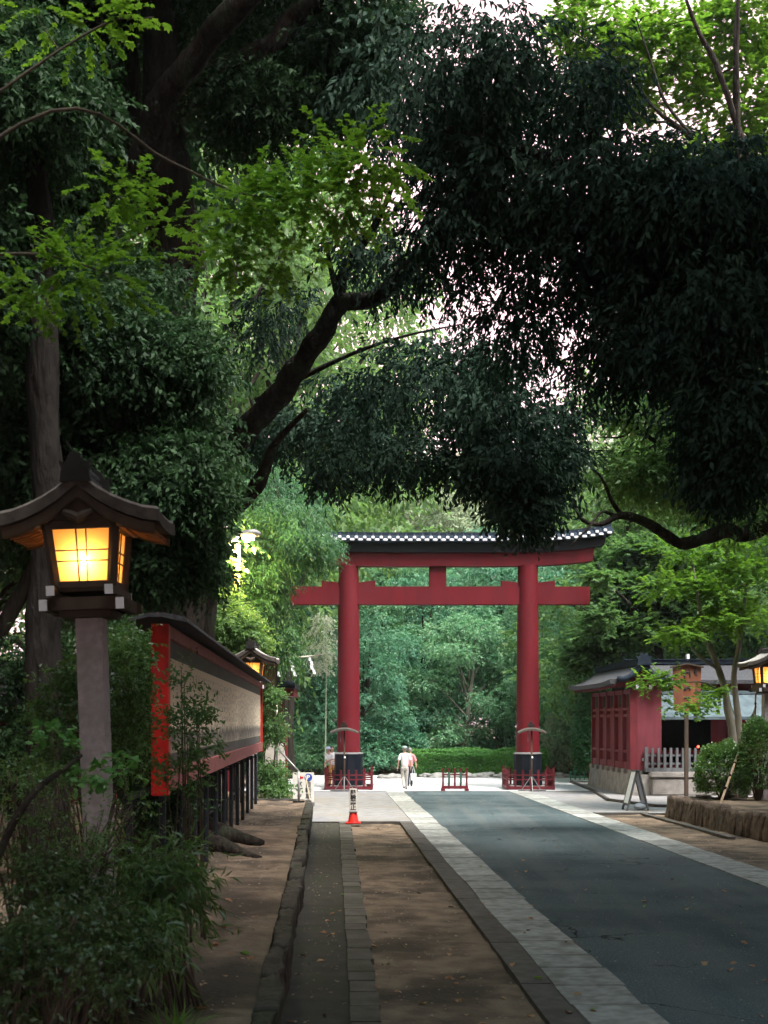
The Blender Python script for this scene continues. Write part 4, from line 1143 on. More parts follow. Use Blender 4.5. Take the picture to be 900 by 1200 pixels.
t = thing('sacred_rope', 'thin straw rope with white zigzag paper streamers strung between bamboo poles', 'rope', a)
mb = MB(); pts = [(a.lerp(b, u) - a) + Vector((0, 0, -.12 * 4 * u * (1 - u))) for u in np.linspace(0, 1, 14)]
mb.tube(pts, .028, 8); mb.build('rope', pm('pale_straw', (.6, .55, .44), (.5, .45, .35), 20, .8, .01, 60), t, True)
for px in (361, 338, 320):
    u = (380.5 - px) / 83.5 * 1.03; c = a.lerp(b, u) - a; mb = MB(); z = c.z - .12 * 4 * u * (1 - u)
    for i in range(4):
        x0 = c.x + .05 * i + (.02 if i % 2 else -.02)
        mb.add([(x0 - .06, c.y - .01 * i, z - .18 * i), (x0 + .05, c.y - .01 * i, z - .18 * i - .02), (x0 + .10, c.y - .01 * i - .03, z - .18 * (i + 1) - .03), (x0 - .01, c.y - .01 * i - .03, z - .18 * (i + 1))], [(0, 1, 2, 3)])
    o = mb.build('paper_streamer', pm('white_paper', (.8, .8, .84), (.74, .74, .8), 5, .7), t)
    sf = o.modifiers.new('s', 'SOLIDIFY'); sf.thickness = .004

# ================================================================== small gate roof beyond the donor board
def small_gate():
    X0, Y0 = P(322, 0, 46.5).x, 46.5
    t = thing('side_gate', 'small roofed side gate with red soffit and purple red posts beyond the donor board', 'gate', (X0, Y0, 0))
    prof = [(-2.2, 4.62), (-1.2, 4.42), (-.4, 4.20), (.3, 4.02), (.82, 3.98)]
    def slab(dz0, dz1, x_out, y0, y1, name, mat, par=t):
        m = len(prof); V = []
        for y in (y0, y1):
            for (x, z) in prof: V.append((x * x_out, y, z + dz1))
            for (x, z) in prof: V.append((x * x_out, y, z + dz0))
        k = 2 * m; f = []
        for i in range(m - 1):
            f += [(i, i + 1, k + i + 1, k + i), (m + i, k + m + i, k + m + i + 1, m + i + 1), (i, m + i, m + i + 1, i + 1), (k + i, k + i + 1, k + m + i + 1, k + m + i)]
        f += [(0, k, k + m, m), (m - 1, 2 * m - 1, k + 2 * m - 1, k + m - 1)]
        return auto_smooth(MB().add(V, f).build(name, mat, par), 40)
    rf = slab(-.06, .10, 1.0, -1.3, 1.3, 'roof', M_black)
    mb = MB(); mb.tube([(x, -1.32, z + .10) for x, z in prof], [.09] * 5, 8); mb.build('barge_tiles', M_tile, rf, True)
    slab(-.34, -.065, .93, -1.1, 1.1, 'soffit', M_wredd, rf)
    for x in (-1.6, .12):
        mb = MB(); mb.box((x, -.9, 1.95), (.24, .24, 3.9), bev=.01); mb.build('post', M_wredd, t)
        mb = MB(); mb.box((x, .9, 1.95), (.24, .24, 3.9), bev=.01); mb.build('post', M_wredd, t)
    mb = MB(); mb.box((.46, -.6, 1.3), (.11, .11, 2.6), bev=.01); mb.build('side_post', M_wredd, t)
    mb = MB(); mb.box((-.75, -.9, 3.3), (2.0, .2, .3), bev=.01); mb.build('beam', M_wredd, t)
    return t
small_gate()
# stone marker by it
t = thing('stone_marker', 'rounded pale stone slab standing behind the climbing bush at the board end', 'stone', (P(322.5, 0, 43).x, 43, 0))
mb = MB(); mb.prism([(-.32, 0), (.32, 0), (.33, 1.6), (.27, 1.95), (.12, 2.12), (-.12, 2.12), (-.27, 1.95), (-.33, 1.6)], 'Y', -.12, .12)
mb.build('slab', pm('pale_grey_stone', (.5, .48, .47), (.38, .36, .35), 6, .8, .01, 30), t)
# slim grey downpipe pole
t = thing('flag_pole', 'slender pale pole between the stone slab and the gate', 'pole', (P(323.5, 0, 42).x, 42.4, 0))
mb = MB(); mb.tube([(0, 0, 0), (0, 0, 3.6)], .035, 10); mb.sphere((0, 0, 3.62), .05); mb.build('shaft', M_blade, t, True)
mb = MB(); mb.box((0, 0, .06), (.3, .3, .12), bev=.02); mb.build('base', M_found, t)

# far left dark roofed hall
t = thing('side_hall', 'low dark hall with grey tiled roof behind the near trees', 'building', (-12.0, 36, 0))
mb = MB(); mb.box((0, 1.5, 1.7), (8.6, 3, 3.0)); mb.build('wall', M_wredd, t)
mb = MB(); mb.prism([(-.9, 3.35), (1.5, 4.35), (3.9, 3.35), (3.9, 3.2), (1.5, 4.15), (-.9, 3.2)], 'X', -4.9, 4.9); r_ = mb.build('roof', M_roofd, t)
mb = MB(); mb.box((0, 1.5, 4.42), (9.7, .3, .2), bev=.03); mb.build('ridge', M_tile, r_)
for x in np.linspace(-4.1, 4.1, 6):
    mb = MB(); mb.box((float(x), -.06, 1.7), (.22, .16, 3.0), bev=.01); mb.build('post', M_dark, t)

# ================================================================== STREET LAMP on an ivy pole
def street_lamp():
    Y = 42.0; X = P(278, 0, Y).x
    t = thing('street_lamp', 'glowing street lamp head on an ivy-wrapped pole among the trees', 'street lamp', (X, Y, .2))
    mb = MB(); mb.tube([(0, 0, -.2), (0, 0, 4.2), (0, 0, 8.35)], [.14, .12, .10], 12); p = mb.build('pole', pm('yellowish_concrete', (.42, .38, .27), (.32, .29, .2), 4, .8, .004, 30), t, True)
    rg = np.random.default_rng(8); n = 520
    z = 3.0 + 5.0 * rg.random(n); a = rg.random(n) * 6.28
    keep = np.array([nz(math.cos(q), math.sin(q), zz * 1.2) > -.16 for q, zz in zip(a, z)]); z, a = z[keep], a[keep]; n = len(z)
    o = np.stack([.13 * np.cos(a), .13 * np.sin(a), z], 1); d = nrm(np.stack([np.cos(a), np.sin(a), rg.normal(size=n) * .6], 1))
    V, Fq = leaves_on_twigs(o, d, np.full(n, .10), 4, .09, .7, T_LEAF, .3, .3, .8, rg); mesh_np('ivy', V, Fq, L_lit, p)
    zz = P(285, 633, Y).z - .2
    x0 = P(267, 0, Y).x - X; x1 = P(307, 0, Y).x - X
    mb = MB(); mb.tube([(0, -.05, zz - .55), (-.15, -.3, zz - .30), (x0 + .05, -.45, zz - .12)], [.035, .03, .03], 8); mb.build('arm', M_alum, t, True)
    mb = MB(); mb.tube([(x0, -.45, zz - .13), (x0 + .25, -.45, zz - .02), (x0 + .6, -.45, zz + .13), (x0 + .95, -.45, zz + .17), (x1, -.45, zz + .12)], [.05, .08, .13, .14, .06], 14)
    h = mb.build('lamp_head', M_alum, t, True)
    mb = MB(); mb.sphere((.30, -.52, zz - .04), .2, 16, 10, (1.6, .9, .55)); lens = mb.build('lens', emit('lit_street_lens', (1.0, .72, .28), 30), h, True)
    lens.rotation_euler = (0, 0, 0)
    lamp('Street lamp light', (X + .30, Y - .47, zz + .2 - .30), 520, (1.0, .80, .26), .12)
street_lamp()

# ================================================================== PEOPLE
M_skin = pm('skin', (.52, .32, .24), (.48, .29, .22), 8, .55)
def skin_mesh(name, verts, edges, mat, parent, sub=2, root=0):
    bm = bmesh.new(); ly = bm.verts.layers.skin.verify()
    vs = []
    for i, (co_, r) in enumerate(verts):
        v = bm.verts.new(co_); v[ly].radius = r if isinstance(r, tuple) else (r, r); v[ly].use_root = (i == root); vs.append(v)
    for a, b in edges: bm.edges.new((vs[a], vs[b]))
    me = bpy.data.meshes.new('s'); bm.to_mesh(me); bm.free()
    o = bpy.data.objects.new('s', me); COL.objects.link(o)
    m1 = o.modifiers.new('k', 'SKIN'); m1.use_smooth_shade = True
    m2 = o.modifiers.new('u', 'SUBSURF'); m2.levels = sub; m2.render_levels = sub
    bpy.context.view_layer.update()
    me2 = bpy.data.meshes.new_from_object(o.evaluated_get(bpy.context.evaluated_depsgraph_get()))
    bpy.data.objects.remove(o); me2.materials.clear(); me2.materials.append(mat); me2.shade_smooth(); me2.name = name
    r = bpy.data.objects.new(name, me2); COL.objects.link(r); r.parent = parent
    return r
def person(label, loc, rz, H, arms, legs, shirt, trousers, shoe, hair, cap=None, bag=None, sleeve=.5, lean=0.0, long_hair=False, cat='person'):
    """local frame faces +Y. arms: [(elbow, wrist), ...] left (-x) then right; legs: [(knee, ankle), ...]"""
    t = thing('person', label, cat, loc, rz)
    k = H / 1.72
    t.scale = (k, k, k)
    V = []; E = []
    def add(co_, r, par=None):
        V.append((Vector(co_), r)); 
        if par is not None: E.append((par, len(V) - 1))
        return len(V) - 1
    ln = lean
    pel = add((0, 0, .93), (.135, .105)); wa = add((0, ln * .3, 1.08), (.125, .09), pel); ch = add((0, ln * .6, 1.28), (.155, .10), wa)
    nb = add((0, ln, 1.42), (.08, .065), ch); nk = add((0, ln + .01, 1.49), .05, nb); jw = add((0, ln + .035, 1.55), (.062, .07), nk)
    sk_ = add((0, ln + .02, 1.63), (.075, .088), jw); add((0, ln + .01, 1.695), (.045, .055), sk_)
    for s, (el, wr_) in zip((-1, 1), arms):
        sh = add((s * .165, ln, 1.385), .055, nb); e_ = add(el, .038, sh); w_ = add(wr_, .026, e_)
        dv = (Vector(wr_) - Vector(el)).normalized(); side = Vector((s, 0, 0)); side = (side - dv * side.dot(dv)).normalized(); fw = dv.cross(side).normalized()
        pm_ = Vector(wr_) + dv * .05; pmi = add(pm_, (.02, .034), w_)
        for j, (o_, l_) in enumerate(((-.027, .062), (-.009, .072), (.009, .068), (.025, .052))):
            q = pm_ + fw * o_ + dv * .035; a1 = add(q, .009, pmi); a2 = add(q + dv * l_ * .55, .008, a1); add(q + dv * l_ - side * .012, .006, a2)
        th = add(Vector(wr_) + dv * .03 - fw * .035, .010, pmi); add(Vector(wr_) + dv * .065 - fw * .055, .008, th)
    for s, (kn, an) in zip((-1, 1), legs):
        hp = add((s * .085, 0, .87), .082, pel); k_ = add(kn, .055, hp); a_ = add(an, .037, k_); add((an[0] + s * .01, an[1] + .13, an[2] - .045), (.038, .026), a_)
    skin_mesh('body', V, E, M_skin, t, 1)
    # clothes
    V, E = [], []
    w0 = add((0, .0, .84), (.155, .12)); w1 = add((0, ln * .3, 1.08), (.158, .118), w0); w2 = add((0, ln * .6, 1.28), (.175, .125), w1); w3 = add((0, ln, 1.415), (.085, .08), w2)
    for s, (el, wr_) in zip((-1, 1), arms):
        a1 = add((s * .17, ln, 1.385), .075, w3); e_ = Vector(el); s_ = Vector((s * .17, ln, 1.385)); add(s_.lerp(e_, sleeve), .07, a1); add(s_.lerp(e_, min(sleeve + .25, 1.0)), .066, len(V) - 1)
    skin_mesh('shirt', V, E, shirt, t, 2)
    V, E = [], []
    p0 = add((0, 0, .97), (.145, .115)); p1 = add((0, 0, .88), (.15, .12), p0)
    for s, (kn, an) in zip((-1, 1), legs):
        h = add((s * .088, 0, .82), .092, p1); k_ = add(kn, .074, h); add(Vector(an) + Vector((0, 0, .03)), .06, k_); add(Vector(an) + Vector((0, -.01, -.03)), .055, len(V) - 1)
    skin_mesh('trousers', V, E, trousers, t, 2)
    for s, (kn, an) in zip((-1, 1), legs):
        a = Vector(an); skin_mesh('shoe', [(a + Vector((0, -.05, -.05)), (.042, .035)), (a + Vector((0, .05, -.055)), (.048, .034)), (a + Vector((0, .15, -.065)), (.042, .024))], [(0, 1), (1, 2)], shoe, t, 2)
    mb = MB(); hz = 1.645
    mb.sphere((0, ln + .0, hz + .012), .098, 16, 10, (.86, 1.0, .95)); 
    if long_hair: mb.sphere((0, ln - .05, hz - .07), .075, 12, 8, (1.0, .7, 1.5))
    ho = mb.build('hair', hair, t, True)
    # keep the face clear: hair sits back
    ho.location.y = -.022
    for s in (-1, 1):
        mb = MB(); mb.sphere((s * .03, ln + .105, 1.625), .010, 8, 6); mb.build('eye', M_ink, t, True)
        mb = MB(); mb.sphere((s * .083, ln + .01, 1.61), .022, 8, 6, (.5, .8, 1.2)); mb.build('ear', M_skin, t, True)
    mb = MB(); mb.tube([(0, ln + .10, 1.635), (0, ln + .125, 1.595), (0, ln + .11, 1.588)], [.006, .013, .010], 8); mb.build('nose', M_skin, t, True)
    mb = MB(); mb.box((0, ln + .105, 1.562), (.04, .008, .007)); mb.build('mouth', pm('lips', (.4, .12, .1)), t)
    if cap is not None:
        mb = MB(); mb.tube([(0, ln - .01, 1.655), (0, ln - .01, 1.69), (0, ln - .01, 1.735), (0, ln - .01, 1.755)], [.107, .107, .088, .04], 18)
        c_ = mb.build('cap', cap, t, True); mb = MB(); mb.box((0, ln + .12, 1.665), (.13, .12, .012), bev=.004); mb.build('brim', cap, c_)
    return t
c_white = pm('white_shirt_cloth', (.72, .72, .75), (.6, .6, .64), 6, .85, .01, 12)
c_beige = pm('light_beige_trousers', (.46, .44, .42), (.38, .36, .35), 6, .85, .012, 10)
c_pink = pm('pink_blouse', (.62, .25, .27), (.5, .2, .22), 6, .85)
c_navy = pm('dark_trousers', (.02, .03, .05), (.03, .04, .06), 6, .85)
c_black = pm('black_shoe', (.02, .02, .02), (.03, .03, .03), 5, .5)
c_must = pm('mustard_trousers', (.42, .22, .05), (.35, .18, .04), 6, .85)
c_cap = pm('grey_green_cap', (.25, .32, .32), (.2, .26, .26), 8, .8)
c_hairg = pm('grey_hair', (.25, .24, .24), (.18, .17, .17), 20, .7)
c_hair = pm('dark_brown_hair', (.035, .022, .016), (.05, .03, .02), 20, .5)
c_bcap = pm('blue_sun_hat', (.25, .28, .55), (.6, .6, .7), 14, .8)
person('man in white shirt, beige trousers and cap walking away through the gate', (P(474.2, 0, 51.4).x, 51.3, .02), R(4), 1.72,
       [((-.25, -.03, 1.13), (-.275, .03, .90)), ((.245, .0, 1.13), (.25, .05, .90))],
       [((-.07, .06, .50), (-.03, -.08, .13)), ((.07, .04, .48), (.075, .12, .10))], c_white, c_beige, c_black, c_hairg, cap=c_cap, sleeve=.62)
t2 = person('companion in pink blouse and dark trousers mostly hidden behind the walking man', (P(480.4, 0, 53.6).x, 53.6, .02), R(-4), 1.62,
       [((-.23, .02, 1.13), (-.22, .1, .92)), ((.25, .02, 1.13), (.27, .08, .92))],
       [((-.07, .05, .49), (-.07, -.05, .12)), ((.07, .06, .48), (.06, .12, .10))], c_pink, c_navy, c_black, c_hairg, sleeve=.9)
t = thing('shopping_bag', 'white carrier bag held low by the companion behind the walking man', 'bag', (P(484.6, 0, 53.4).x, 53.45, .30))
mb = MB(); mb.add([(-.10, -.05, 0), (.10, -.05, 0), (.10, .05, 0), (-.10, .05, 0), (-.13, -.05, .28), (.13, -.05, .28), (.13, .05, .28), (-.13, .05, .28)], [(0, 3, 2, 1), (4, 5, 6, 7), (0, 1, 5, 4), (1, 2, 6, 5), (2, 3, 7, 6), (3, 0, 4, 7)])
mb.build('bag_body', c_white, t)
mb = MB(); mb.tube([(-.06, 0, .28), (-.03, 0, .45), (.0, 0, .58), (.03, 0, .45), (.06, 0, .28)], .008, 6); mb.build('handle', c_white, t)
# woman carrying a child
wpos = Vector((P(389, 0, 54.0).x, 54.0, .02))
person('woman in white top and mustard trousers carrying a child beside the gate pillar', wpos, R(200), 1.68,
       [((-.22, .05, 1.14), (-.02, .24, 1.10)), ((.24, .06, 1.14), (.10, .26, 1.16))],
       [((-.08, .03, .48), (-.09, 0, .10)), ((.08, .03, .48), (.09, .02, .10))], c_white, c_must, c_black, c_hair, sleeve=.7, long_hair=True)
def child():
    t = thing('person', 'small child in blue sun hat held against the woman in the white top', 'person', wpos + Vector((-.14, -.26, 1.08)), R(20))
    V = [((0, 0, .05), (.085, .075)), ((0, 0, .22), (.085, .07)), ((0, 0, .34), (.045, .045)), ((0, .01, .42), (.06, .065)), ((0, .01, .50), (.062, .07)),
         ((-.10, 0, .31), .03), ((-.13, .09, .24), .022), ((-.10, .17, .24), .018), ((-.095, .20, .24), .012),
         ((.10, 0, .31), .03), ((.13, .09, .24), .022), ((.10, .17, .24), .018), ((.095, .20, .24), .012),
         ((-.07, .04, -.02), .045), ((-.13, .10, -.14), .035), ((-.12, .02, -.28), .026), ((-.12, .07, -.32), .024),
         ((.07, .04, -.02), .045), ((.13, .10, -.14), .035), ((.12, .02, -.28), .026), ((.12, .07, -.32), .024)]
    E = [(0, 1), (1, 2), (2, 3), (3, 4), (2, 5), (5, 6), (6, 7), (7, 8), (2, 9), (9, 10), (10, 11), (11, 12), (0, 13), (13, 14), (14, 15), (15, 16), (0, 17), (17, 18), (18, 19), (19, 20)]
    skin_mesh('body', [(Vector(a), b) for a, b in V], E, M_skin, t, 2)
    V2 = [((0, 0, -.0), (.10, .09)), ((0, 0, .22), (.10, .085)), ((0, 0, .325), (.06, .06)), ((-.10, 0, .30), .045), ((-.125, .07, .25), .04), ((.10, 0, .30), .045), ((.125, .07, .25), .04)]
    skin_mesh('shirt', [(Vector(a), b) for a, b in V2], [(0, 1), (1, 2), (2, 3), (3, 4), (2, 5), (5, 6)], c_white, t, 2)
    mb = MB(); mb.tube([(0, 0, .50), (0, 0, .515), (0, 0, .53), (0, 0, .59), (0, 0, .61)], [.13, .125, .09, .078, .03], 16); mb.build('hat', c_bcap, t, True)
    for s in (-1, 1):
        mb = MB(); mb.sphere((s * .025, .078, .465), .008, 8, 6); mb.build('eye', M_ink, t, True)
    return t
child()

# ================================================================== HEDGE, ROCKS, GREEN FENCE
def hedge(xa, xb, Y, d, h, label):
    t = thing('hedge', label, 'hedge', ((xa + xb) / 2, Y, 0))
    rg = np.random.default_rng(3); n = 9000; w_ = xb - xa
    u = rg.random(n) * 3.0; x = rg.random(n) * w_ - w_ / 2
    y = np.where(u < 1.35, -d / 2, np.where(u < 2.4, (rg.random(n) - .5) * d, d / 2)); z = np.where((u >= 1.35) & (u < 2.4), h, rg.random(n) * h)
    f = np.array([nz(a * .8, c_ * .8, 2) for a, c_ in zip(x, z + y)])
    z = z + f * .16 - .12 * (np.abs(y) > d * .4) * (z > h * .8); y = y + f * .18; x = x + rg.normal(size=n) * .04
    z = np.maximum(z, .05)
    o = np.stack([x, y, z], 1); dd = nrm(np.stack([rg.normal(size=n) * .5, np.where(u < 1.35, -.8, .0) + rg.normal(size=n) * .3, .5 + .3 * rg.random(n)], 1))
    V, Fq = leaves_on_twigs(o, dd, np.full(n, .12), 6, .085, .6, T_DIA, .2, .6, .8, rg)
    mesh_np('foliage', V, Fq, L_hedge, t)
    mb = MB()
    for i in range(int(w_ / .35)):
        xx = -w_ / 2 + .2 + i * .35; mb.tube([(xx, 0, 0), (xx + .05, .02, h * .5), (xx - .06, -.1, h * .92)], [.025, .02, .01], 5)
    mb.build('stems', M_twig, t)
    # solid core added so that no light passes through
    mb = MB(); mb.box((0, 0, h * .43), (w_ - .3, d * .62, h * .80), bev=.2); mb.build('light_blocking_core', leafm('hedge_inner', (.03, .05, .03), (.04, .06, .03), .0), t)
hedge(P(484, 0, 64).x, P(640, 0, 64).x, 64.3, 1.5, 1.25, 'clipped bright green hedge along the far side of the pale gravel')
def rock(seed):
    bm = bmesh.new(); bmesh.ops.create_icosphere(bm, subdivisions=3, radius=.5)
    for v in bm.verts:
        n = v.co.normalized(); v.co = v.co * (1 + .35 * nz(n.x * 1.6 + seed, n.y * 1.6, n.z * 1.6)); v.co.z = max(v.co.z * .62, -.12)
    me = bpy.data.meshes.new('boulder'); bm.to_mesh(me); bm.free(); me.shade_smooth(); me.materials.append(M_rk); return me
M_rk = pm('pale_edging_rock', (.28, .27, .26), (.17, .17, .16), 5, .9, .02, 15)
rocks = [rock(i * 3.3) for i in range(4)]
for i, px in enumerate((388, 424, 449, 462, 500, 512, 525, 538, 549, 560, 571, 583, 594, 642, 652, 664)):
    Y = 63.1 + .2 * math.sin(i * 2.1) - (1.0 if px < 470 else 0); s = .45 + .35 * abs(math.sin(i * 1.7))
    o = bpy.data.objects.new('edging_rock', rocks[i % 4]); COL.objects.link(o); o.location = (P(px, 0, Y).x, Y, .06)
    o.scale = (s * 1.35, s, s * .8); o.rotation_euler = (0, 0, i * 1.3)
    tag(o, 'low grey rock in the row edging the far side of the pale gravel', 'rock', 'rocks edging the gravel')
mg = pm('green_net_fence', (.03, .22, .12), (.03, .18, .1), 5, .5)
def green_fence(pa, pb_, Y, h, label):
    xa, xb = P(pa, 0, Y).x, P(pb_, 0, Y).x
    t = thing('green_fence', label, 'fence', (xa, Y, 0)); n = int((xb - xa) / .22) + 1
    for i in range(n):
        mb = MB(); mb.cyl((i * .22, 0, 0), .03, h, 6); mb.build('picket', mg, t)
    for z in (h - .05, .12):
        mb = MB(); mb.bar((0, 0, z), (xb - xa, 0, z), .05, .05); mb.build('rail', mg, t)
green_fence(668.5, 700, 60.5, .42, 'low bright green picket fence beside the far corner of the red hall')

# ================================================================== TREES
LF = dict(L=.20, W=.5, m=8, tl=.55, droop=.35, up=.6)
def broad(name, label, mat, bark, h, r, seed, dens=1.0, leaf=LF, low=.06):
    """a free standing broadleaf tree at the origin; every crown made of many leaf clumps"""
    rg = np.random.default_rng(seed)
    lean_ = rg.normal(size=2) * .04 * h
    paths = [[(0, 0, -.3, h * .022), (lean_[0] * .3, lean_[1] * .3, h * .25, h * .017), (lean_[0], lean_[1], h * .6, h * .010), (lean_[0] * 1.3, lean_[1] * 1.2, h * .92, h * .003)]]
    blobs = []
    nb = 15
    for i in range(nb):
        a = i * 2.399 + rg.random(); f = (i + .5) / nb
        z = h * (low + (1 - low) * (f ** .85)) * .93
        rad = r * math.sin(math.pi * min(max(.16 + .78 * f, 0), 1)) ** .8 * .62
        cx_, cy_ = rad * math.cos(a) + lean_[0] * f, rad * math.sin(a) + lean_[1] * f
        rr = r * rg.uniform(.34, .5)
        blobs.append((cx_, cy_, z, rr, rr, rr * .62, int(11 * dens), 22, rr * .34))
        paths.append([(lean_[0] * f * .6, lean_[1] * f * .6, z * .62, h * .007), (cx_ * .5, cy_ * .5, z * .85, h * .004), (cx_, cy_, z, h * .0015)])
    return tree(name, label, 'tree', (0, 0, 0), paths, blobs, leaf, mat, bark, None, seed=seed, sides=7)
protos = {
    'teal': [broad('broadleaf_tree', 'x', L_teal, M_barkp, 13, 4.6, 21), broad('broadleaf_tree', 'x', L_teald, M_bark, 14, 5.0, 22)],
    'pale': [broad('pale_tree', 'x', L_pale, M_barkp, 17, 5.5, 23, .9, dict(L=.30, W=.5, m=7, tl=.8, droop=.2, up=.6), .25)],
    'lit': [broad('light_green_tree', 'x', L_lit, M_bark, 15, 5.0, 24, .62, dict(L=.22, W=.55, m=8, tl=.7, droop=.3, up=.6), .2)],
}
def place(kind, idx, px, Y, sc_, rz, label, group, z=0.0, first={}):
    src = protos[kind][idx]
    key = (kind, idx)
    if key not in first: o = src; first[key] = 1
    else: o = copy_tree(src)
    o.location = (P(px, 0, Y).x, Y, z); o.rotation_euler = (0, 0, rz)
    o.scale = sc_ if isinstance(sc_, tuple) else (sc_,) * 3
    o['label'] = label; o['group'] = group
    return o
G1 = 'woodland trees beyond the gravel'
lab1 = 'haze-tinted green broadleaf tree in the woodland wall beyond the gravel'
lab2 = 'dark haze-tinted evergreen tree in the woodland wall beyond the gravel'
bgspots = [ # idx, px, Y, scale, rot
    (1, 330, 68, .85, .3), (0, 372, 72, .9, 1.1), (1, 418, 67, .62, 2.2), (0, 452, 74, 1.0, 3.1), (1, 497, 72, .85, 4.0), (0, 542, 69, .72, 5.0), (1, 585, 74, .98, .9),
    (0, 640, 70, .8, 1.9), (0, 678, 66, .66, 2.8), (0, 722, 70, .88, 3.6), (0, 770, 66, 1.0, 4.4), (0, 828, 68, 1.05, 5.4), (0, 882, 64, 1.1, .2), (1, 945, 62, 1.2, 1.0),
    (0, 300, 78, 1.15, 2.0), (1, 375, 88, 1.15, 2.9), (0, 440, 92, 1.25, 3.3), (0, 520, 88, 1.18, 4.6), (1, 600, 90, 1.2, 5.6), (0, 690, 86, 1.2, .7), (1, 790, 84, 1.3, 1.6), (0, 880, 80, 1.4, 2.5)]
for i, (idx, px, Y, s, r) in enumerate(bgspots):
    place('teal', idx, px, Y, (s, s, s * .98), r, lab2 if idx else lab1, G1)
for i, (px, Y, s) in enumerate(((405, 108, 1.5), (470, 116, 1.62), (530, 110, 1.5), (590, 118, 1.7), (650, 112, 1.6), (710, 108, 1.6), (775, 104, 1.6))):
    place('pale', 0, px, Y, s, i * 1.3, 'tall haze-paled yellowish tree rising behind the woodland above the gate roof', 'pale trees above the gate roof')
for i, (px, Y, s) in enumerate(((235, 58, (1.6, 1.6, 2.25)), (335, 62, (1.5, 1.5, 2.3)), (150, 66, 2.0), (285, 74, 2.1), (60, 56, 1.8), (380, 88, 1.45), (210, 80, 2.4), (330, 92, 2.7))):
    place('lit', 0, px, Y, s, i * 1.7, 'light green tree seen through the gaps behind the leaning bough', 'light green trees behind the leaning bough')
for i, (px, Y, s) in enumerate(((720, 62, 1.15), (850, 63, 1.3), (1010, 54, 1.5), (780, 78, 1.9), (1040, 62, 1.8), (880, 76, 2.1))):
    place('lit', 0, px, Y, s, .5 + i * 1.9, 'light green tree rising behind the roof of the red hall', 'light green trees behind the red hall')

protos['avenue'] = [broad('avenue_shade_tree', 'x', L_near2, M_bark, 18, 9.5, 27, 2.2, dict(L=.34, W=.55, m=8, tl=.9, droop=.3, up=.7), .5)]  # avenue carried on past the view, added to block sky over the lane
for i, (x, y, s_) in enumerate(((-10, -3, 1), (11.5, 1, 1), (-10, -18, 1.1), (11.5, -15, 1.1), (-16, 12, 1.05), (20, 14, 1.05), (-17, 28, 1.1), (22, 28, 1.0), (1, -27, 1.2), (-13, 42, .9))):
    o = protos['avenue'][0] if i == 0 else copy_tree(protos['avenue'][0])
    o.location = (x, y, 0); o.rotation_euler = (0, 0, i * 1.7); o.scale = (s_,) * 3
    o['label'] = 'tall broad avenue tree added to shade the lane'; o['group'] = 'avenue trees added overhead for shade'
protos['high'] = [broad('high_shade_tree', 'x', L_near2, M_bark, 25, 10.0, 28, 1.8, dict(L=.40, W=.55, m=8, tl=1.0, droop=.3, up=.7), .80)]  # high crowns added above the view to keep light off the lane
for i, (x, y, s_) in enumerate(((15, 14, 1), (-10, 22, 1.15), (9.5, 3, 1.1), (-12, 34, 1.0))):
    o = protos['high'][0] if i == 0 else copy_tree(protos['high'][0])
    o.location = (x, y, 0); o.rotation_euler = (0, 0, i * 1.7); o.scale = (s_, s_, 1)
    o['label'] = 'very tall straight tree added to shade the lane with its high crown'; o['group'] = 'tall trees added to shade the avenue'
ring = [(-24, y) for y in (-18, -6, 5, 16, 27)] + [(30, y) for y in (-16, -3, 9, 21, 33)] + [(x, -38) for x in (-18, -6, 6, 18)] + [(-30, 40), (36, 46), (-34, 58), (46, 60)]  # unseen outer trees added as a wall against low sky light
for i, (x, y) in enumerate(ring):
    o = copy_tree(protos['teal'][i % 2]); o.location = (x, y, 0); o.rotation_euler = (0, 0, i * 1.1); o.scale = (1.6, 1.6, 1.35)
    o['label'] = 'dense broad evergreen added beside the avenue to block side light'; o['group'] = 'grove trees added beside the avenue against side light'
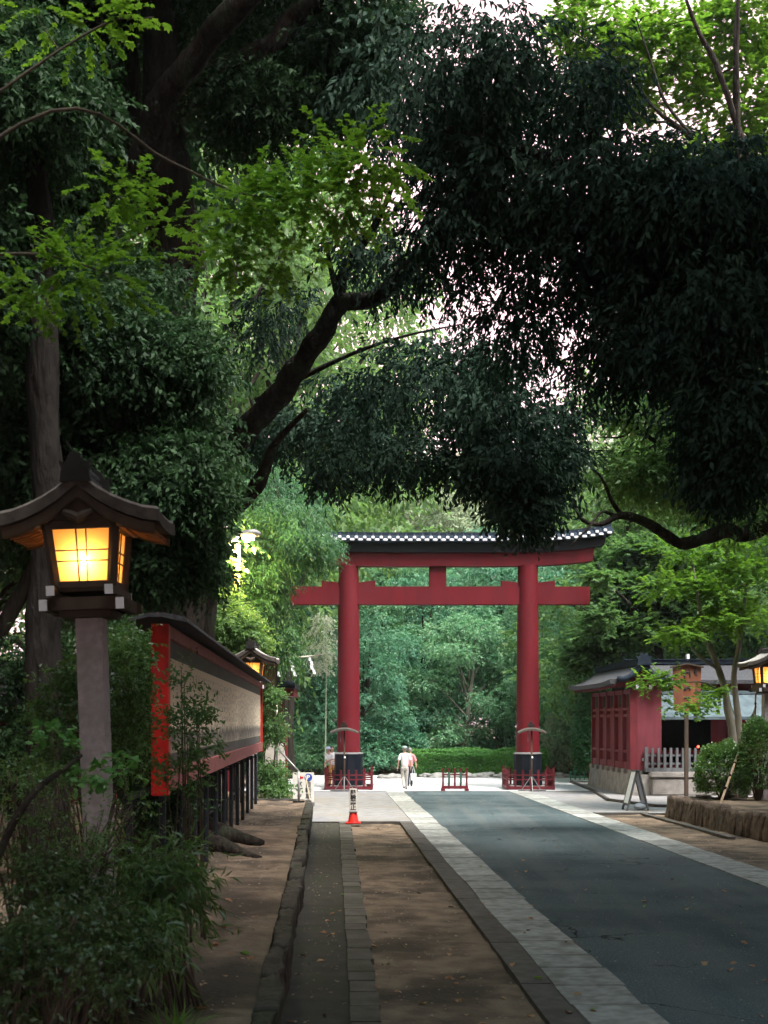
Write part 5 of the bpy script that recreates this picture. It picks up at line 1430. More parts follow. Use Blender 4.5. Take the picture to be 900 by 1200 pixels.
# ---- tree beside the leaning bough (branch from lower left to the dark canopy)
L2b = Vector((P(236, 0, 31).x, 31.0, BEDZ - .1))
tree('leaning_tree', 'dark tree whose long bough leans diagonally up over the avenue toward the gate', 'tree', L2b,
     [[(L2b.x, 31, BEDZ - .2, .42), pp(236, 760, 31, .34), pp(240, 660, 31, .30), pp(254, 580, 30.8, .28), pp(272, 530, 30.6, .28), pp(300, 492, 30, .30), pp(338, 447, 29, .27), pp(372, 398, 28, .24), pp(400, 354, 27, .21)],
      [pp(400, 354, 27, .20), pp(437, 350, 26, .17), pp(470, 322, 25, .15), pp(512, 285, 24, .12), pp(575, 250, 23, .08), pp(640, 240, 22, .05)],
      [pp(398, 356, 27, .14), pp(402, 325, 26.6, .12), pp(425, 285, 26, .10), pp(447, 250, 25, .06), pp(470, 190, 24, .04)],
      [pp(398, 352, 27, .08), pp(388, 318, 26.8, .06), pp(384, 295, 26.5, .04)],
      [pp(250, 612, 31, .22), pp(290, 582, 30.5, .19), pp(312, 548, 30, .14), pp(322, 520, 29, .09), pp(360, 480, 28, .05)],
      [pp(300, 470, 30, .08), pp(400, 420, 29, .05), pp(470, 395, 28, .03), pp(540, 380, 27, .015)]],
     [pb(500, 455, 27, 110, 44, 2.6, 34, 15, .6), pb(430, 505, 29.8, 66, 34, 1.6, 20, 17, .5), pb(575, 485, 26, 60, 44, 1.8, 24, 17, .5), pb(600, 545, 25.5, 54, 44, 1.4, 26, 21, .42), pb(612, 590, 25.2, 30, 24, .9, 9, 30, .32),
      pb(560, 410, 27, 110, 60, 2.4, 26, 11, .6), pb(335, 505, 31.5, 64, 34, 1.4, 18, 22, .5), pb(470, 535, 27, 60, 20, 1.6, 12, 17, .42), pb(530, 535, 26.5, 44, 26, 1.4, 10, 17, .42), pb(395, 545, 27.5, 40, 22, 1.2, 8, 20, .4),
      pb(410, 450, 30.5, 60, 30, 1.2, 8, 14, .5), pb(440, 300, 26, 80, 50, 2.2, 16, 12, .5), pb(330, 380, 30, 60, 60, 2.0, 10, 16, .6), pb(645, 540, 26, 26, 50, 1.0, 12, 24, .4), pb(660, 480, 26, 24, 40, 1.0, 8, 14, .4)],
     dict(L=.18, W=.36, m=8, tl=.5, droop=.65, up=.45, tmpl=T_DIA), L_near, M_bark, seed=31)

# ---- huge dark canopy coming over from the avenue's far side
D2 = Vector((11.2, 22, BEDR - .1))
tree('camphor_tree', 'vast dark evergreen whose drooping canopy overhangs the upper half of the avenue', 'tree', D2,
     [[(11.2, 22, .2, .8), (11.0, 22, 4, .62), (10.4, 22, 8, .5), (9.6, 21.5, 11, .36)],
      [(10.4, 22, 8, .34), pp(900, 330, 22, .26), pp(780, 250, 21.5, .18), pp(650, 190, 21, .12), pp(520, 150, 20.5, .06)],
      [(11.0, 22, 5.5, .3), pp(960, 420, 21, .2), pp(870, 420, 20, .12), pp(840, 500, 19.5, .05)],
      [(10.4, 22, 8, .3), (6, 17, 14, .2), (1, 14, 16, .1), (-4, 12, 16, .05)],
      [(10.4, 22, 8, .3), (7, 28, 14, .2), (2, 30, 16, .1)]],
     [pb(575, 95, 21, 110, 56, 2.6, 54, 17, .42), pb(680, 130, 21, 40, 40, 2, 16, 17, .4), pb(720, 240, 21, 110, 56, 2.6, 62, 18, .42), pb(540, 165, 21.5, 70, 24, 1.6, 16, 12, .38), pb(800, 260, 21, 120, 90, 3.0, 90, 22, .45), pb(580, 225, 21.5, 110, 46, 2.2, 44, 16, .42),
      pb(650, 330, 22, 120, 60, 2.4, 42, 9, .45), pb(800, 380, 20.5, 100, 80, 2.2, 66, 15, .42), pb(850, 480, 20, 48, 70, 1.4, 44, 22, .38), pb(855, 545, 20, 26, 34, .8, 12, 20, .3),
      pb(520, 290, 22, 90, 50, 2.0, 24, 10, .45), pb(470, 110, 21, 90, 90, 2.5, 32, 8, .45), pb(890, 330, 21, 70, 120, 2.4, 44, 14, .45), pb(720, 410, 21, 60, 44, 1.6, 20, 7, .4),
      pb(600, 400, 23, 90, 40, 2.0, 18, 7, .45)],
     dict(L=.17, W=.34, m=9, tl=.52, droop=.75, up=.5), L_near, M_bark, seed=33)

# ---- great trunk at left with forks
T1 = Vector((P(200, 0, 24).x, 24.0, BEDZ - .1))
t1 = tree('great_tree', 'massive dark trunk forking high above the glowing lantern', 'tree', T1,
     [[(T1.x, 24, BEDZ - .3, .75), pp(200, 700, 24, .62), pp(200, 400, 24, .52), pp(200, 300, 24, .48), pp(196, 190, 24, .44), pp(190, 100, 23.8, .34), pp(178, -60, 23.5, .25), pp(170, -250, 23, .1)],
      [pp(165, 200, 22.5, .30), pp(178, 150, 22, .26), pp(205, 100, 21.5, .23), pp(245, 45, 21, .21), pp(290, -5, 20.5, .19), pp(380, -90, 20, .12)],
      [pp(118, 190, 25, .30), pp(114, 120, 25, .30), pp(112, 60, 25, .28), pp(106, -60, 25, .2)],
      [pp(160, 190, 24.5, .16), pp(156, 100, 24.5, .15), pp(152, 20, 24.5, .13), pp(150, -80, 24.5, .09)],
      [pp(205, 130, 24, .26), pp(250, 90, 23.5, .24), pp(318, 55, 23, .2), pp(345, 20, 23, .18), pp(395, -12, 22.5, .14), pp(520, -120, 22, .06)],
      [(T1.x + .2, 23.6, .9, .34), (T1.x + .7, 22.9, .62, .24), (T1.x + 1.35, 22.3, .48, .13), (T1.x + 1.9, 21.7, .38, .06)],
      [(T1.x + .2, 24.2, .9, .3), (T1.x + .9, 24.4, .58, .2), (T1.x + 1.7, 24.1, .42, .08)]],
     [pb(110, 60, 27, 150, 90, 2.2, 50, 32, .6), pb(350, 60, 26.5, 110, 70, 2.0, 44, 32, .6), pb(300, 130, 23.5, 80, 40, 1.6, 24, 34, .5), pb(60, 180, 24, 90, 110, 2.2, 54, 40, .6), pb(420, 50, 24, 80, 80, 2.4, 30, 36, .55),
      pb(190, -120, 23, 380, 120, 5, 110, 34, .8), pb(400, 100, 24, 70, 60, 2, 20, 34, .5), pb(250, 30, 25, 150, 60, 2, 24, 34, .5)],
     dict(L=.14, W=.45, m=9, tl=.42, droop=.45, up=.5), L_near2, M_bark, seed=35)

# ---- dense dark evergreen wall of leaves at left, behind the lantern
L3 = Vector((-6.3, 19.0, BEDZ - .1))
tree('evergreen_tree', 'dense dark green evergreen filling the space behind and above the lantern', 'tree', L3,
     [[(-6.3, 19, .3, .28), (-6.2, 19, 4, .22), (-5.9, 19, 8, .12)], [(-6.2, 19, 3, .16), (-4.8, 19.4, 6, .08), (-3.6, 19.6, 8, .03)]],
     [pb(80, 420, 19.5, 130, 90, 1.8, 110, 44, .5), pb(180, 440, 20, 80, 80, 1.5, 60, 44, .45), pb(200, 560, 20, 75, 80, 1.4, 70, 46, .42), pb(60, 560, 20, 120, 90, 1.8, 80, 44, .5),
      pb(150, 350, 21, 70, 50, 1.4, 30, 40, .45), pb(20, 300, 20, 80, 70, 1.6, 40, 40, .5), pb(212, 650, 21, 38, 50, 1.2, 30, 44, .38), pb(150, 660, 20, 60, 40, 1.2, 30, 40, .4), pb(228, 530, 21, 36, 40, 1, 14, 36, .36)],
     dict(L=.12, W=.42, m=9, tl=.36, droop=.5, up=.45), L_near2, M_bark, seed=37)

# ---- grey trunk behind the lantern
G = Vector((P(55, 0, 16.5).x, 16.5, BEDZ - .1))
tree('grey_trunk_tree', 'straight grey trunk standing directly behind the stone lantern post', 'tree', G,
     [[(G.x, 16.5, .3, .34), pp(56, 900, 16.5, .27), pp(54, 760, 16.5, .235), pp(54, 640, 16.5, .22), pp(50, 450, 16.5, .2), pp(44, 250, 16.5, .16), pp(30, 60, 16.5, .1)]],
     [pb(20, 120, 16.5, 120, 110, 1.8, 50, 40, .42), pb(-20, 330, 16.5, 80, 130, 1.6, 40, 40, .42)],
     dict(L=.11, W=.45, m=9, tl=.32, droop=.45, up=.5), L_near2, pm('grey_rough_bark', (.03, .026, .024), (.014, .012, .011), 7, .95, .08, 14, .1, stretch=(1, 1, .22)), seed=38)
# drooping feathery conifer by the gate
C1 = Vector((P(318, 0, 45).x, 45.0, .1))
tree('feathery_conifer', 'feathery green conifer with drooping sprays beside the street lamp', 'tree', C1,
     [[(C1.x, 45, 0, .26), (C1.x, 45, 5, .2), (C1.x + .2, 45, 11, .05)]],
     [pb(330, 600, 45, 52, 30, 1.7, 24, 36, .45), pb(352, 632, 44.6, 42, 24, 1.5, 22, 36, .4), pb(318, 668, 45, 34, 26, 1.5, 22, 36, .4), pb(308, 715, 45, 28, 34, 1.2, 22, 36, .4), pb(376, 640, 44.4, 18, 16, .9, 8, 34, .3), pb(300, 640, 45.5, 50, 50, 1.6, 26, 34, .5),
      pb(300, 560, 46, 50, 34, 1.6, 18, 34, .5), pb(355, 575, 46, 44, 20, 1.4, 9, 32, .45), pb(332, 742, 45, 14, 20, .6, 7, 34, .3), pb(340, 768, 45, 8, 10, .4, 3, 30, .25)],
     dict(L=.17, W=.22, m=10, tl=.6, droop=.7, up=.6, ang=.7), L_conif, M_bark, seed=41)
# lit shrub under the street lamp, and bush climbing at board end
S1 = Vector((P(272, 0, 39.5).x, 39.5, .3))
tree('lamplit_tree', 'small tree lit yellow green by the street lamp behind the donor board', 'tree', S1,
     [[(S1.x, 39.5, .1, .09), (S1.x + .1, 39.5, 2.6, .06), (S1.x + .2, 39.5, 4.8, .02)]],
     [pb(275, 735, 39.5, 32, 26, .9, 34, 40, .32), pb(262, 775, 39.5, 30, 24, .9, 20, 40, .32), pb(300, 752, 39.5, 16, 12, .5, 6, 36, .25), pb(255, 710, 40, 24, 26, .7, 14, 36, .3)],
     dict(L=.11, W=.5, m=8, tl=.28, droop=.2, up=.6, tmpl=T_LEAF), L_lit, M_bark, seed=42)
S2 = Vector((P(322, 0, 38.6).x, 38.6, .2))
tree('climbing_bush', 'loose green bush growing at the far end of the donor board', 'bush', S2,
     [[(S2.x - .1, 38.6, 0, .04), (S2.x, 38.6, 1.6, .03), (S2.x + .1, 38.6, 3.2, .01)], [(S2.x + .1, 38.6, 0, .03), (S2.x + .2, 38.5, 1.3, .02)]],
     [pb(318, 905, 38.6, 13, 26, .4, 16, 26, .26), pb(320, 850, 38.6, 12, 28, .35, 11, 22, .24), pb(316, 815, 38.6, 14, 14, .4, 10, 26, .24), pb(325, 925, 38.2, 14, 12, .4, 8, 24, .24)],
     dict(L=.11, W=.45, m=7, tl=.26, droop=.3, up=.5), L_mid, M_twig, seed=43)

# ---- right horizontal bough with its airy crown
B2 = Vector((13.2, 30, BEDR - .1))
tree('spreading_tree', 'tree with a dark sinuous bough reaching in above the red hall', 'tree', B2,
     [[(13.2, 30, .2, .5), (12.6, 30, 4, .42), (11.2, 30, 6.4, .34), pp(960, 585, 30, .28), pp(905, 612, 30, .24), pp(872, 626, 30, .2), pp(850, 622, 29.6, .17), pp(805, 637, 29, .14), pp(782, 628, 29, .12), pp(757, 612, 28.7, .11), pp(728, 604, 28.5, .085), pp(705, 614, 28.2, .06), pp(684, 610, 28, .045), pp(672, 590, 28, .03), pp(664, 575, 28, .012)],
      [pp(728, 604, 28.5, .06), pp(716, 585, 28.4, .045), pp(705, 560, 28.3, .03), pp(690, 545, 28, .01)],
      [pp(724, 606, 28.5, .05), pp(705, 600, 28.3, .03), pp(690, 618, 28, .03), pp(668, 640, 27.8, .012)],
      [(12.6, 30, 7, .3), pp(930, 520, 30, .15), pp(880, 530, 29.8, .1), pp(825, 524, 29.5, .075), pp(775, 520, 29, .055), pp(745, 500, 28.8, .045), pp(720, 490, 28.5, .03), pp(685, 484, 28.3, .012)],
      [pp(775, 520, 29, .045), pp(740, 532, 28.8, .03), pp(705, 528, 28.5, .02), pp(680, 530, 28.3, .01)],
      [pp(745, 500, 28.8, .03), pp(728, 512, 28.6, .025), pp(700, 512, 28.4, .01)],
      [(12.6, 30, 5, .4), (12.9, 30, 9, .3), (12.4, 30, 13, .1)]],
     [pb(800, 560, 29.5, 110, 44, 1.8, 60, 20, .55), pb(860, 590, 30, 80, 50, 1.8, 34, 22, .55), pb(740, 555, 29, 70, 40, 1.5, 28, 16, .5), pb(790, 480, 29, 110, 44, 1.8, 50, 18, .55), pb(720, 470, 29, 60, 40, 1.4, 20, 14, .5), 
      pb(880, 500, 30, 60, 60, 1.6, 30, 20, .5)],
     dict(L=.13, W=.5, m=7, tl=.38, droop=.25, up=.6), L_mid, M_bark, seed=45)
# ---- maple at right with twin pale stems
Mb = Vector((P(855, 0, 39.5).x, 39.5, .3))
tree('maple_tree', 'yellow green maple with twin pale stems in front of the red hall', 'tree', Mb,
     [[(Mb.x, 39.5, .1, .15), pp(862, 905, 39.5, .14), pp(858, 860, 39.5, .13), pp(850, 810, 39.5, .115), pp(842, 785, 39.5, .10), pp(828, 745, 39, .07), pp(818, 700, 38.5, .05), pp(812, 660, 38.5, .02)],
      [pp(864, 905, 39.7, .12), pp(866, 850, 39.7, .11), pp(860, 800, 39.7, .10), pp(866, 760, 39.5, .07), pp(872, 710, 39.5, .05), pp(878, 660, 39.5, .02)],
      [pp(842, 785, 39.5, .05), pp(815, 765, 39, .035), pp(790, 730, 38.5, .02)],
      [pp(850, 815, 39.5, .035), pp(825, 800, 39, .025), pp(790, 800, 38.6, .018), pp(750, 795, 38.4, .008)]],
     [pb(835, 725, 39, 50, 16, 1.2, 18, 13, .38), pb(800, 685, 39, 64, 14, 1.3, 18, 13, .38), pb(865, 670, 39.5, 64, 18, 1.4, 22, 13, .4), pb(872, 722, 39.5, 44, 14, 1.2, 14, 13, .38),
      pb(795, 742, 38.6, 24, 8, .7, 6, 13, .28), pb(820, 645, 39, 60, 14, 1.2, 14, 12, .38), pb(880, 630, 39.5, 50, 16, 1.2, 12, 12, .38), pb(850, 700, 39, 40, 10, 1, 8, 12, .34),
      pb(804, 826, 38.4, 26, 6, .5, 7, 9, .2), pb(768, 797, 38.4, 36, 5, .4, 7, 8, .2), pb(835, 812, 38.8, 20, 8, .5, 5, 10, .2), pb(798, 796, 38.4, 18, 6, .4, 3, 7, .2)],
     dict(L=.12, W=.8, m=7, tl=.36, droop=.12, up=.9, tmpl=T_MAPLE), L_mapler, M_barkp, seed=46)
# second maple reaching in front of the torii's end
M2 = Vector((P(758, 0, 57.5).x + 1.4, 59.5, 0))
tree('maple_tree', 'layered green maple behind the hall roof touching the end of the gate beams', 'tree', M2,
     [[(M2.x, 59.5, 0, .3), pp(775, 800, 59, .22), pp(765, 730, 58.5, .16), pp(745, 680, 58, .09), pp(725, 655, 57.5, .04)],
      [pp(770, 750, 58.5, .12), pp(730, 700, 55, .07), pp(690, 672, 52, .03)], [pp(772, 770, 58.5, .1), pp(715, 735, 57, .06), pp(680, 710, 56, .03)]],
     [pb(735, 690, 57, 52, 20, 1.8, 40, 30, .55), pb(760, 650, 58, 60, 20, 2, 40, 30, .55), pb(720, 740, 57, 56, 20, 1.8, 42, 30, .55), pb(700, 676, 51.0, 16, 4, .6, 5, 14, .25), pb(705, 718, 53.8, 16, 8, .7, 6, 18, .35), pb(780, 720, 58, 50, 40, 2, 44, 30, .55),
      pb(690, 770, 57.5, 34, 16, 1.2, 22, 30, .5), pb(700, 740, 55, 16, 5, .6, 3, 20, .35)],
     dict(L=.20, W=.75, m=7, tl=.5, droop=.15, up=.85, tmpl=T_MAPLE), L_mid, M_bark, seed=47)
# ---- top right bright maple canopy, higher and farther than the dark one
B3 = Vector((17.5, 36, BEDR))
tree('tall_maple', 'tall bright yellow green maple filling the upper corner above the dark canopy', 'tree', B3,
     [[(17.5, 36, .3, .45), (16.8, 36, 8, .36), (15.5, 36, 14, .28), (14.0, 36, 19, .15)],
      [(15.5, 36, 14, .2), pp(880, 300, 36, .11), pp(866, 180, 35, .09), pp(862, 60, 34, .07), pp(866, -20, 34, .04)],
      [pp(900, 260, 34, .10), pp(845, 90, 33.5, .08), pp(820, 40, 33.3, .06), pp(800, -10, 33, .04)], [pp(868, 240, 33.5, .07), pp(866, 160, 33.4, .06), pp(864, 60, 33.2, .05), pp(866, -20, 33, .04)], [pp(812, 160, 33.4, .05), pp(780, 120, 33.4, .04), pp(765, 80, 33.3, .03), pp(745, 20, 33, .015)], [pp(735, 210, 33.8, .05), pp(705, 160, 33.6, .04), pp(690, 110, 33.4, .03), pp(672, 60, 33.2, .012)],
      [(16, 36, 13, .15), pp(820, 170, 35, .08), pp(770, 130, 34.6, .05), pp(720, 70, 34, .03), pp(650, 25, 33.5, .015)],
      [pp(870, 220, 35.5, .09), pp(800, 150, 35, .05), pp(760, 140, 34.5, .03), pp(700, 105, 34, .015)]],
     [pb(780, 60, 35.5, 120, 60, 2.0, 70, 15, .5), pb(860, 130, 36, 80, 80, 2.0, 54, 15, .5), pb(720, 110, 35.5, 70, 50, 1.8, 34, 14, .45), pb(680, 30, 35, 60, 40, 1.6, 24, 13, .45), pb(880, 20, 35.5, 80, 60, 2.0, 40, 15, .5), pb(890, 240, 36.5, 40, 70, 2, 22, 15, .45), pb(800, 190, 36, 70, 40, 1.6, 26, 14, .45)],
     dict(L=.12, W=.8, m=8, tl=.42, droop=.1, up=.88, tmpl=T_MAPLE), L_mapler, M_bark, seed=48)
# ---- lit near maple sprays at left
N1 = Vector((-5.6, 10.5, BEDZ - .1))
tree('near_maple', 'slender maple whose pale green sprays hang across the dark trunks', 'tree', N1,
     [[(-5.6, 10.5, .3, .10), (-5.3, 10.6, 4, .07), (-4.6, 10.6, 6.5, .035), pp(-30, 300, 10.5, .018), pp(60, 300, 10.4, .010), pp(150, 330, 10.3, .004)],
      [(-4.6, 10.6, 6.5, .03), pp(60, 130, 11, .016), pp(200, 190, 11.5, .012), pp(300, 230, 11.8, .009), pp(420, 215, 12, .006), pp(480, 190, 12, .003)],
      [(-4.2, 10.6, 7.2, .02), pp(100, 40, 11, .010), pp(180, 20, 11, .005)]],
     [pb(100, 320, 10.4, 75, 18, .5, 8, 7, .22), pb(30, 340, 10.3, 50, 16, .4, 5, 7, .2), pb(140, 215, 10.6, 60, 20, .5, 4, 7, .2), pb(180, 260, 10.8, 40, 24, .4, 4, 7, .2),
      pb(370, 230, 11.9, 85, 42, .8, 16, 9, .26), pb(430, 190, 12, 60, 26, .6, 10, 9, .24), pb(290, 240, 11.8, 50, 40, .6, 8, 9, .24), pb(270, 300, 11.9, 50, 30, .5, 5, 8, .24), pb(330, 300, 11.9, 40, 20, .5, 4, 8, .22), pb(90, 20, 11, 100, 30, .6, 5, 8, .24)],
     dict(L=.062, W=.8, m=8, tl=.30, droop=.15, up=.85, tmpl=T_MAPLE), L_maple, M_twig, seed=49, twig_r=.006)

# ---- round clipped bush at right, evergreen beside the hall corner
def round_bush(c, r, label, mat, seed, n=2600, L_=.07, name='round_bush'):
    t = thing(name, label, 'bush', (c[0], c[1], c[2])); rg = np.random.default_rng(seed)
    d = nrm(rg.normal(size=(n, 3))); d[:, 2] = np.where(d[:, 2] < -.6, -d[:, 2], d[:, 2])
    f = np.array([1 + .22 * nz(*(q * 2.2 + seed)) + .1 * nz(*(q * 6 + seed)) for q in d])
    o = d * f[:, None] * np.array(r) * (rg.uniform(.78, 1.0, size=(n, 1))) + np.array([0, 0, r[2] * .85])
    o[:, 2] = np.maximum(o[:, 2], .05)
    V, Fq = leaves_on_twigs(o, nrm(d + rg.normal(size=(n, 3)) * .4 + np.array([0, 0, .3])), np.full(n, L_ * 2.2), 7, L_, .5, T_DIA, .2, .5, .8, rg)
    mesh_np('foliage', V, Fq, mat, t)
    mb = MB()
    for i in range(14):
        a = i * 2.4; q = (r[0] * .7 * math.cos(a), r[1] * .7 * math.sin(a), r[2] * (1.0 + .5 * math.sin(i * 1.3)))
        mb.tube([(0, 0, -.15), (q[0] * .4, q[1] * .4, q[2] * .5), q], [.03, .02, .008], 5)
    mb.build('stems', M_twig, t)
    return t
round_bush((P(850, 0, 36).x, 36.2, BEDR - .05), (.72, .7, .86), 'clipped round green bush on the raised bed before the hall fence', L_bush, 5)
round_bush((P(893, 0, 35).x, 35.4, BEDR - .05), (.5, .6, 1.25), 'loose dark bush growing round the far lantern post', L_bush, 6, n=1700)
round_bush((P(694, 0, 57).x, 57.6, 0), (.62, .9, 2.3), 'tall narrow dark evergreen shrub at the far corner of the red hall', L_conif, 7, n=4200, L_=.11, name='evergreen_shrub')
round_bush((P(676, 0, 63).x, 65, 0), (1.3, 1.2, 1.7), 'pale green rounded shrub behind the low green fence', L_pale, 8, n=3800, L_=.14, name='pale_shrub')
round_bush((P(352, 0, 66).x, 67.5, 0), (2.6, 1.6, 1.3), 'low dark green thicket left of the hedge behind the bamboo pole', L_teal, 9, n=6500, L_=.15, name='thicket')
round_bush((P(440, 0, 66).x, 67.5, 0), (2.6, 1.6, 1.5), 'low dark green thicket behind the walking man', L_teald, 10, n=6500, L_=.15, name='thicket')

# ---- near shrubs on the left bed
def shrub(name, label, base, blobs, stems, leaf, mat, seed, twig_r=.006, spread=.25, bark=None, cat='shrub'):
    rg = np.random.default_rng(seed); paths = []
    for i in range(stems):
        b = blobs[i % len(blobs)]; a = rg.random() * 6.28
        tx, ty, tz = b[0] + rg.normal() * b[3] * .6, b[1] + rg.normal() * b[4] * .5, b[2] + abs(rg.normal()) * b[5] * .6
        bx, by = base[0] + spread * math.cos(a) * rg.random(), base[1] + spread * math.sin(a) * rg.random()
        paths.append([(bx, by, base[2] - .1, .016), ((bx * .6 + tx * .4), (by * .6 + ty * .4), base[2] + (tz - base[2]) * .5, .010), (tx, ty, tz, .003)])
    return tree(name, label, cat, base, paths, blobs, leaf, mat, bark or M_twig, crown='foliage', trunk='stems', seed=seed, sides=5, twig_r=twig_r)
LS = dict(L=.055, W=.5, m=7, tl=.16, droop=.15, up=.55, tmpl=T_LEAF)
shrub('glossy_shrub', 'glossy leaved shrub rising behind and beside the near lantern post', (P(110, 0, 13).x, 13.2, BEDZ),
      [pb(62, 830, 12.8, 22, 60, .4, 18, 14, .16), pb(150, 800, 13.4, 30, 60, .5, 26, 14, .16), pb(146, 870, 13.3, 30, 50, .5, 20, 14, .16), pb(60, 900, 12.6, 40, 30, .4, 16, 13, .16), pb(150, 750, 13.8, 20, 24, .4, 6, 12, .14), pb(90, 790, 13, 20, 24, .3, 8, 13, .15)],
      20, LS, L_bush, 61)
shrub('leafy_sapling', 'slender sapling with upright leaves in front of the cream panels', (P(222, 0, 13.6).x, 13.4, BEDZ),
      [pb(222, 850, 13.2, 20, 22, .25, 10, 7, .13), pb(212, 900, 13.2, 26, 26, .25, 10, 8, .13), pb(232, 830, 13.2, 10, 14, .2, 4, 7, .1), pb(215, 800, 13.3, 14, 24, .2, 4, 6, .1), pb(240, 880, 13.0, 18, 14, .2, 5, 7, .12)],
      9, dict(L=.065, W=.42, m=6, tl=.16, droop=-.1, up=.5, tmpl=T_LEAF), L_mid, 62)
shrub('twiggy_bush', 'thin twiggy bush with fine foliage at the lower edge beneath the lantern', (P(50, 0, 10).x, 10.0, BEDZ),
      [pb(30, 910, 10, 60, 34, .5, 15, 7, .2), pb(90, 970, 10, 60, 34, .5, 12, 6, .2), pb(20, 970, 9.8, 50, 40, .5, 12, 7, .2), pb(150, 950, 10.4, 40, 30, .4, 4, 6, .18), pb(110, 1010, 9.8, 70, 30, .5, 14, 8, .2)],
      80, dict(L=.042, W=.36, m=8, tl=.17, droop=.15, up=.5), L_bush, 63, twig_r=.004, spread=.6)
shrub('sapling', 'small young plant with round bright leaves against the stone lantern post', (P(95, 0, 10.8).x, 10.9, BEDZ),
      [pb(65, 865, 10.9, 26, 12, .2, 4, 5, .1), pb(140, 900, 10.9, 20, 30, .2, 5, 4, .1), pb(100, 900, 10.7, 40, 16, .2, 4, 4, .1)],
      8, dict(L=.075, W=.85, m=4, tl=.12, droop=.0, up=.7, tmpl=T_LEAF), L_hedge, 64, spread=.2)
def blades(name, label, base, n, h, w_, spread, mat, seed, arch=.5, cat='plant', sides=0):
    """clump of narrow arching blades"""
    t = thing(name, label, cat, base); rg = np.random.default_rng(seed)
    a = rg.random(n) * 6.28; r0 = spread * np.sqrt(rg.random(n)); hh = h * rg.uniform(.5, 1.1, n)
    ax = a + rg.normal(size=n) * .9; k = 4; V = np.zeros((n, (k + 1) * 2, 3)); 
    b0 = np.stack([r0 * np.cos(a), r0 * np.sin(a), np.zeros(n)], 1); dr = np.stack([np.cos(ax), np.sin(ax), np.zeros(n)], 1); sd_ = np.stack([-np.sin(ax), np.cos(ax), np.zeros(n)], 1)
    ar = arch * rg.uniform(.4, 1.3, n)
    for i in range(k + 1):
        u = i / k; p = b0 + dr * (hh * ar * u ** 1.7)[:, None]; p[:, 2] += hh * (u - .45 * ar * u * u)
        ww = w_ * (1 - u) ** .7 * (.4 + u) * 1.2
        V[:, 2 * i] = p + sd_ * ww / 2; V[:, 2 * i + 1] = p - sd_ * ww / 2
    Fq = np.array([[2 * i, 2 * i + 1, 2 * i + 3, 2 * i + 2] for i in range(k)])
    Fq = (np.arange(n)[:, None, None] * (2 * k + 2) + Fq[None]).reshape(-1, 4)
    mesh_np('blades', V.reshape(-1, 3), Fq, mat, t); return t
shrub('bamboo_grass', 'arching dark bamboo grass clump spilling toward the earth path below the donor board', (P(175, 0, 10.2).x, 10.2, BEDZ),
      [pb(180, 1010, 10.2, 50, 30, .5, 12, 10, .18), pb(205, 1040, 10, 30, 30, .4, 9, 10, .18), pb(160, 1070, 9.7, 46, 34, .4, 12, 10, .18), pb(215, 1000, 10.4, 24, 16, .3, 3, 8, .15), pb(180, 1100, 9.2, 30, 24, .3, 6, 10, .16)],
      44, dict(L=.13, W=.16, m=7, tl=.2, droop=.45, up=.4, ang=.6), L_bamboo, 65, twig_r=.004, spread=.5)
blades('grass_tuft', 'bright green grass tuft at the edge of the earth path', (P(205, 0, 9.1).x, 9.1, BEDZ - .02), 130, .36, .014, .12, L_grass, 66, 1.1)
blades('grass_tuft', 'small yellowish grass tuft on top of the dark undergrowth beside the lantern post', (P(150, 0, 10.6).x, 10.4, BEDZ + .2), 90, .75, .014, .10, L_grass, 67, .5)
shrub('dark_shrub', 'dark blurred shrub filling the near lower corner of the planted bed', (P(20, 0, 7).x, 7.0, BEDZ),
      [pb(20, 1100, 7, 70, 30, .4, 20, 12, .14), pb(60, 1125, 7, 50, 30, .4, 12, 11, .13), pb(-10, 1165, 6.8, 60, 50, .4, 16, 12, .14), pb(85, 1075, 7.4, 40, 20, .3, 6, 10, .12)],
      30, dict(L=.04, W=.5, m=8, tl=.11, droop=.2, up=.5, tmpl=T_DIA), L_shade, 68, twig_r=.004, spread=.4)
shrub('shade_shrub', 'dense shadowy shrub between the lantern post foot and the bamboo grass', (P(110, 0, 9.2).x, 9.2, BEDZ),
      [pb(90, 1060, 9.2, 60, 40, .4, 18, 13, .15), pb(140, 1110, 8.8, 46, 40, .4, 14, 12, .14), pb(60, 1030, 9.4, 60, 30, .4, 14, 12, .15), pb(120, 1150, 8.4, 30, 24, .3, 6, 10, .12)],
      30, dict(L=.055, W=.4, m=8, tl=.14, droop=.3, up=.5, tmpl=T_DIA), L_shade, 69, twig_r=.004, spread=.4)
shrub('wall_shrub', 'leafy evergreen shrub behind the red end post of the donor board', (P(175, 0, 17.5).x, 17.5, BEDZ),
      [pb(150, 860, 17.5, 60, 90, .8, 60, 20, .26), pb(190, 940, 17.2, 40, 40, .6, 22, 20, .24), pb(60, 790, 18, 70, 60, .8, 40, 20, .26), pb(20, 880, 18, 60, 80, .8, 40, 20, .26), pb(160, 750, 18, 44, 40, .6, 24, 20, .24)],
      26, dict(L=.08, W=.45, m=8, tl=.24, droop=.25, up=.5), L_near2, 70)
